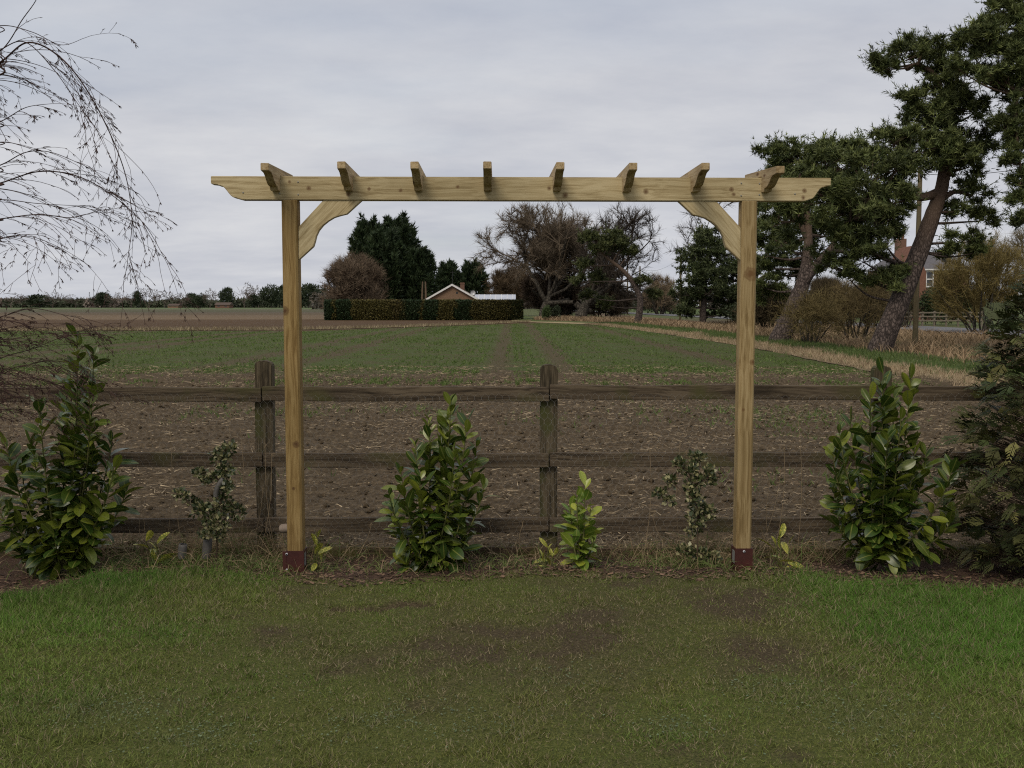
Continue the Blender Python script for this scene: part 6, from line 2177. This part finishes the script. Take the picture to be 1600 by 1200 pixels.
    main([(-60, 235, 5.0), (0, 222, 5.0), (35, 228, 5.0), (60, 238, 5.0)], 0.003, 0.0012, 10, (0.1, 0.22))
    # low tangle over the laurel
    main([(-60, 640, 5.1), (0, 625, 5.1), (45, 622, 5.1), (80, 635, 5.1)], 0.003, 0.0012, 16, (0.10, 0.24))
    main([(-60, 570, 4.9), (0, 578, 4.9), (50, 570, 4.9), (110, 585, 4.9)], 0.003, 0.0012, 16, (0.10, 0.26))
    main([(-60, 505, 5.1), (0, 495, 5.1), (50, 482, 5.1), (100, 492, 5.1), (140, 500, 5.1)], 0.003, 0.0012, 15, (0.10, 0.26))
    main([(-60, 590, 5.0), (0, 560, 5.0), (50, 545, 5.0), (100, 525, 5.0), (130, 515, 5.0)], 0.003, 0.0012, 15, (0.10, 0.26))
    main([(-60, 610, 5.2), (0, 600, 5.2), (50, 590, 5.2), (95, 600, 5.2)], 0.003, 0.0012, 16, (0.10, 0.26))
    main([(-60, 545, 5.3), (0, 530, 5.3), (60, 540, 5.3), (110, 560, 5.3)], 0.003, 0.0012, 13, (0.10, 0.26))
    for (a_, b_, y_) in ((515, 505, 5.4), (535, 520, 5.0), (555, 575, 5.4), (585, 560, 5.1), (600, 625, 5.3), (575, 610, 4.9), (640, 660, 5.2), (500, 530, 4.9)):
        main([(-60, a_ + 12, y_), (0, a_, y_), (50, (a_ + b_) / 2 - 4, y_), (105, b_, y_)], 0.0026, 0.0010, 16, (0.08, 0.24))
    S = np.array(segs)
    V, Fc = tubes(S, 3)
    r2 = np.random.default_rng(142)
    obj('branches', mesh_np('branches', V, Fc, M['twig'], np.repeat(mixcol(r2, len(S), (0.034, 0.019, 0.016), (0.080, 0.045, 0.036), 0.2), 6, axis=0)), t, kind='stuff')


birch()


# lawn grass, bed litter, dry grass tufts, weeds
def lawn_growth():
    rng = np.random.default_rng(151)
    n = 1050000
    x = rng.uniform(-4.3, 4.3, n); y = 2.4 + rng.random(n) * 3.75
    k = np.abs(x) < y * 0.56 + 0.9
    x, y = x[k], y[k]
    b, bed = bare_mask(x, y)
    lush = fbm(x * 0.55 + 3, y * 0.55, 156, 3)
    left = np.clip((-x - 0.7) / 1.2, 0, 1) * np.clip((y - 4.4) / 0.8, 0, 1)
    right = np.clip((x - 1.2 + 1.6 * (lush - 0.5)) / 1.6, 0, 1)
    wm = worn_mask(x, y)
    lushv = np.clip(0.22 + 0.9 * (lush - 0.38) * 2.2 - 0.70 * wm + 0.55 * left + 0.10 * right, 0, 0.80)
    keep = (1 - np.clip((b - 0.18) * 1.3, 0, 0.80)) * (1 - np.clip(bed * 0.9 + np.clip((y - lawn_edge(x)) / 0.25, 0, 1) * 0.1, 0, 0.99)) * (0.62 + 0.38 * lushv)
    k = rng.random(len(x)) < keep * 0.92
    x, y, lushv, b, wm = x[k], y[k], lushv[k], b[k], wm[k]
    n = len(x)
    pm = pale_mask(x, y)
    z = garden_z(x, y) - 0.003
    hue = fbm(x * 1.7, y * 1.7, 158, 4)
    t = np.clip(0.16 + lushv * 0.85 + (hue - 0.5) * 1.5 + rng.normal(0, 0.16, n), 0, 1)[:, None]
    ca = np.array([(0.178, 0.205, 0.050)]); cb = np.array([(0.105, 0.212, 0.030)])
    col = (ca * (1 - t) + cb * t) * (1 + rng.uniform(-0.42, 0.42, (n, 1)))
    big = fbm(x * 0.9 + 7, y * 1.3, 163, 3)
    col = col * (0.72 + 0.56 * big)[:, None] * (1 - 0.46 * wm)[:, None] * np.stack([1 + 0.10 * wm, 1 - 0.06 * wm, 1 + 0 * wm], 1)
    dead = rng.random(n) < 0.10 + 0.14 * wm + 0.22 * np.clip(b * 1.6, 0, 1)
    col[dead] = mixcol(rng, int(dead.sum()), (0.20, 0.155, 0.085), (0.36, 0.30, 0.18), 0.2)
    col = col * (1 - 0.5 * pm[:, None]) + np.array([(0.15, 0.18, 0.095)]) * 0.5 * pm[:, None]
    tuft = fbm(x * 11, y * 11, 160, 3)
    k2 = rng.random(n) < 0.80 + 1.0 * np.clip(tuft - 0.45, 0, 1)
    x, y, z, lushv, col, tuft, n = x[k2], y[k2], z[k2], lushv[k2], col[k2], tuft[k2], int(k2.sum())
    L = (0.010 + 0.024 * lushv + 0.040 * np.clip(tuft - 0.48, 0, 1)) * rng.uniform(0.6, 1.4, n)
    d = unit(rng, n); d[:, 2] = np.abs(d[:, 2]) * 0.8 + 0.35
    V, Fc, C = blades(np.stack([x, y, z], 1), d, L * 1.55, rng.uniform(0.0026, 0.0048, n), col, rng)
    o = obj('lawn_grass', mesh_np('lawn_grass', V, Fc, M['grass'], C))
    tag(o, 'short patchy lawn grass in front of the pergola', 'grass', kind='stuff')
    # tiny broad weeds (clover) in the pale patches
    n = 60000
    x = rng.uniform(-3.6, 3.6, n); y = 2.6 + rng.random(n) * 3.2
    pm = pale_mask(x, y)
    k = rng.random(n) < pm * 0.8 + 0.006
    x, y = x[k], y[k]; n = len(x)
    p = np.stack([x, y, garden_z(x, y) + rng.uniform(0.004, 0.016, n)], 1)
    nrm = unit(rng, n) * 0.35; nrm[:, 2] = 1; nrm = norm(nrm)
    u = norm(np.cross(nrm, unit(rng, n))); w = np.cross(nrm, u)
    s = rng.uniform(0.003, 0.0065, n)[:, None]
    V = np.stack([p - u * s, p - w * s * 0.9, p + u * s, p + w * s * 0.9], 1)
    col = np.repeat(mixcol(rng, n, (0.085, 0.12, 0.05), (0.13, 0.165, 0.08), 0.25), 4, axis=0)
    o = obj('clover', mesh_np('clover', V.reshape(-1, 3), np.arange(n * 4).reshape(n, 4), M['leafmix'], col))
    tag(o, 'greyish green patches of small clover leaves in the lawn', 'clover', kind='stuff')
    # bark chips and dead leaves on the bed
    n = 9000
    x = rng.uniform(-4.2, 4.2, n)
    y = lawn_edge(x) - 0.12 + rng.random(n) ** 1.4 * 0.85
    k = (y < 6.42) & ((rng.random(n) < 0.75) | (y > lawn_edge(x)))
    x, y = x[k], y[k]; n = len(x)
    p = np.stack([x, y, garden_z(x, y) + rng.uniform(0.002, 0.014, n)], 1)
    a = rng.uniform(0, 6.28, n)
    u = np.stack([np.cos(a), np.sin(a), rng.uniform(-.25, .25, n)], 1); nrm = unit(rng, n) * 0.3; nrm[:, 2] = 1
    w = norm(np.cross(nrm, u))
    L = rng.uniform(0.008, 0.034, n)[:, None]; W = L * rng.uniform(0.22, 0.55, (n, 1))
    V = np.stack([p - u * L / 2 - w * W / 2, p + u * L / 2 - w * W / 2, p + u * L / 2 + w * W / 2, p - u * L / 2 + w * W / 2], 1)
    col = np.repeat(mixcol(rng, n, (0.045, 0.026, 0.018), (0.20, 0.125, 0.08), 0.3), 4, axis=0)
    o = obj('bark_chips', mesh_np('bark_chips', V.reshape(-1, 3), np.arange(n * 4).reshape(n, 4), M['straw'], col))
    tag(o, 'brown bark chips and dead leaves on the planting bed along the fence', 'bark chips', kind='stuff')

    # dry grass tufts and green weeds along the fence foot
    tufts = [(310, 860, 60, 1.0), (400, 850, 40, 1.2), (345, 845, 45, 1.1), (430, 862, 26, 0.9), (240, 862, 40, 0.9), (180, 855, 40, 0.5), (520, 862, 40, 0.5), (560, 868, 60, 0.4), (1060, 862, 50, 1.0), (1110, 850, 36, 1.0), (1010, 866, 50, 0.45), (1200, 862, 40, 0.6),
             (1260, 860, 40, 0.7), (1290, 868, 40, 0.5), (1480, 862, 60, 0.5), (1540, 866, 60, 0.5), (820, 868, 50, 0.5), (760, 866, 50, 0.35), (950, 866, 40, 0.3), (60, 866, 60, 0.3), (380, 815, 40, 0.8), (1080, 820, 40, 0.8)]
    B, D, L, C0, Wd = [], [], [], [], []
    weeds = [(140, 892, 40, 0.5), (200, 884, 50, 0.7), (260, 886, 50, 0.7), (330, 888, 50, 0.8), (395, 886, 40, 0.8), (440, 886, 26, 0.7), (470, 892, 26, 0.5), (700, 890, 40, 0.4), (770, 888, 50, 0.45), (830, 886, 40, 0.4),
             (990, 886, 40, 0.35), (1050, 884, 40, 0.6), (1100, 882, 40, 0.7), (1150, 890, 30, 0.4), (1190, 888, 40, 0.3), (620, 890, 40, 0.3), (560, 885, 40, 0.25), (60, 880, 50, 0.25)]
    for (px, py, sp_, amt) in tufts + weeds:
        weed = (px, py, sp_, amt) in weeds
        m = int((480 if weed else 360) * amt)
        c = G(px, py, -0.02 if weed else -0.05); c.y = min(c.y, 6.38)
        xx = c.x + rng.normal(0, sp_ * 6 / F * 1.1, m); yy = np.clip(c.y + rng.normal(0, 0.10, m), 5.75, 6.46)
        zz = garden_z(xx, yy)
        B.append(np.stack([xx, yy, zz], 1))
        d = unit(rng, m) * 0.75; d[:, 2] = rng.uniform(0.25, 1.0, m)
        D.append(d); ln = (0.05 + 0.28 * rng.random(m) ** 1.6) * (0.7 + 0.5 * amt)
        gr = rng.random(m) < (0.72 if weed else 0.34)
        if weed:
            ln = ln * 0.55
        col = mixcol(rng, m, (0.19, 0.13, 0.07), (0.42, 0.32, 0.19), 0.25)
        col[gr] = mixcol(rng, int(gr.sum()), (0.08, 0.13, 0.03), (0.15, 0.19, 0.05), 0.2)
        L.append(ln * np.where(gr, 0.8, 1.0)); C0.append(col); Wd.append(rng.uniform(0.0024, 0.0044, m))
    V, Fc, C = blades(np.concatenate(B), np.concatenate(D), np.concatenate(L), np.concatenate(Wd), np.concatenate(C0), rng, bend=0.8)
    o = obj('dry_grass', mesh_np('dry_grass', V, Fc, M['grass'], C))
    tag(o, 'tangled dry and green grass along the foot of the fence', 'grass', kind='stuff')
    # tall dead stalks
    segs = []
    pr_ = random.Random(152)
    for (px, py0, py1, dx) in ((258, 870, 650, 6), (365, 850, 640, -4), (372, 840, 665, 3), (425, 835, 705, 40), (432, 800, 690, -16), (330, 860, 705, 8), (402, 850, 705, 22), (1066, 850, 690, -3), (1070, 850, 700, 2), (1245, 850, 640, 1), (1003, 850, 700, 12), (1207, 850, 695, 18),
                              (1206, 850, 742, -2), (1180, 860, 730, 40), (640, 740, 690, 5), (296, 870, 770, -18), (215, 870, 790, 6), (228, 870, 780, -6), (405, 850, 740, -30), (380, 860, 760, 30), (1120, 860, 790, 30), (1060, 870, 800, -40), (1290, 860, 800, 20), (760, 860, 812, 4), (820, 860, 815, -3),
                              (1500, 870, 800, 6), (1530, 870, 790, -10), (550, 868, 812, 30)):
        a = P(px, min(py0, 868), 6.28 + pr_.uniform(-0.08, 0.08)); a.z = -0.05
        b_ = P(px + dx, py1, a.y)
        n = 7
        prev = a
        for i in range(1, n + 1):
            u = i / n
            q = a.lerp(b_, u) + Vector((0.03 * math.sin(u * 3.1) * (1 if dx > 0 else -1), 0, -0.02 * u * u))
            segs.append((*prev, *q, 0.0016, 0.0012)); prev = q
        for i in range(5):
            q = prev + Vector((pr_.gauss(0, .012), 0, pr_.uniform(-0.03, 0.03)))
            segs.append((*prev, *q, 0.0011, 0.0007))
    V, Fc = tubes(segs, 4)
    o = obj('dead_stalks', mesh_np('dead_stalks', V, Fc, M['straw'], np.tile(np.array([(0.27, 0.20, 0.12)]), (len(V), 1))))
    tag(o, 'thin tan dead stalks standing in front of the fence rails', 'stalks', kind='stuff')
    # moss and grass along the gravel board top and behind it
    n = 9000
    x = rng.uniform(-4.2, 4.2, n); y = 6.47 + rng.random(n) * 0.22
    k = fbm(x * 1.1, x * 0 + 2, 171, 3) + rng.uniform(-.2, .2, n) > 0.45
    x, y = x[k], y[k]; n = len(x)
    d = unit(rng, n) * 0.7; d[:, 2] = 0.7
    V, Fc, C = blades(np.stack([x, y, np.full(n, gz - 0.07)], 1), d, rng.uniform(0.03, 0.085, n), 0.004, mixcol(rng, n, (0.10, 0.092, 0.024), (0.23, 0.185, 0.08), 0.25), rng)
    o = obj('moss', mesh_np('moss', V, Fc, M['grass'], C))
    tag(o, 'yellowish moss and short dry grass along the gravel boards', 'moss', kind='stuff')


lawn_growth()
print('TRIS', sum(len(m.loops) - 2 * len(m.polygons) for m in bpy.data.meshes), sorted(((len(m.loops) - 2 * len(m.polygons), m.name) for m in bpy.data.meshes), reverse=True)[:25])
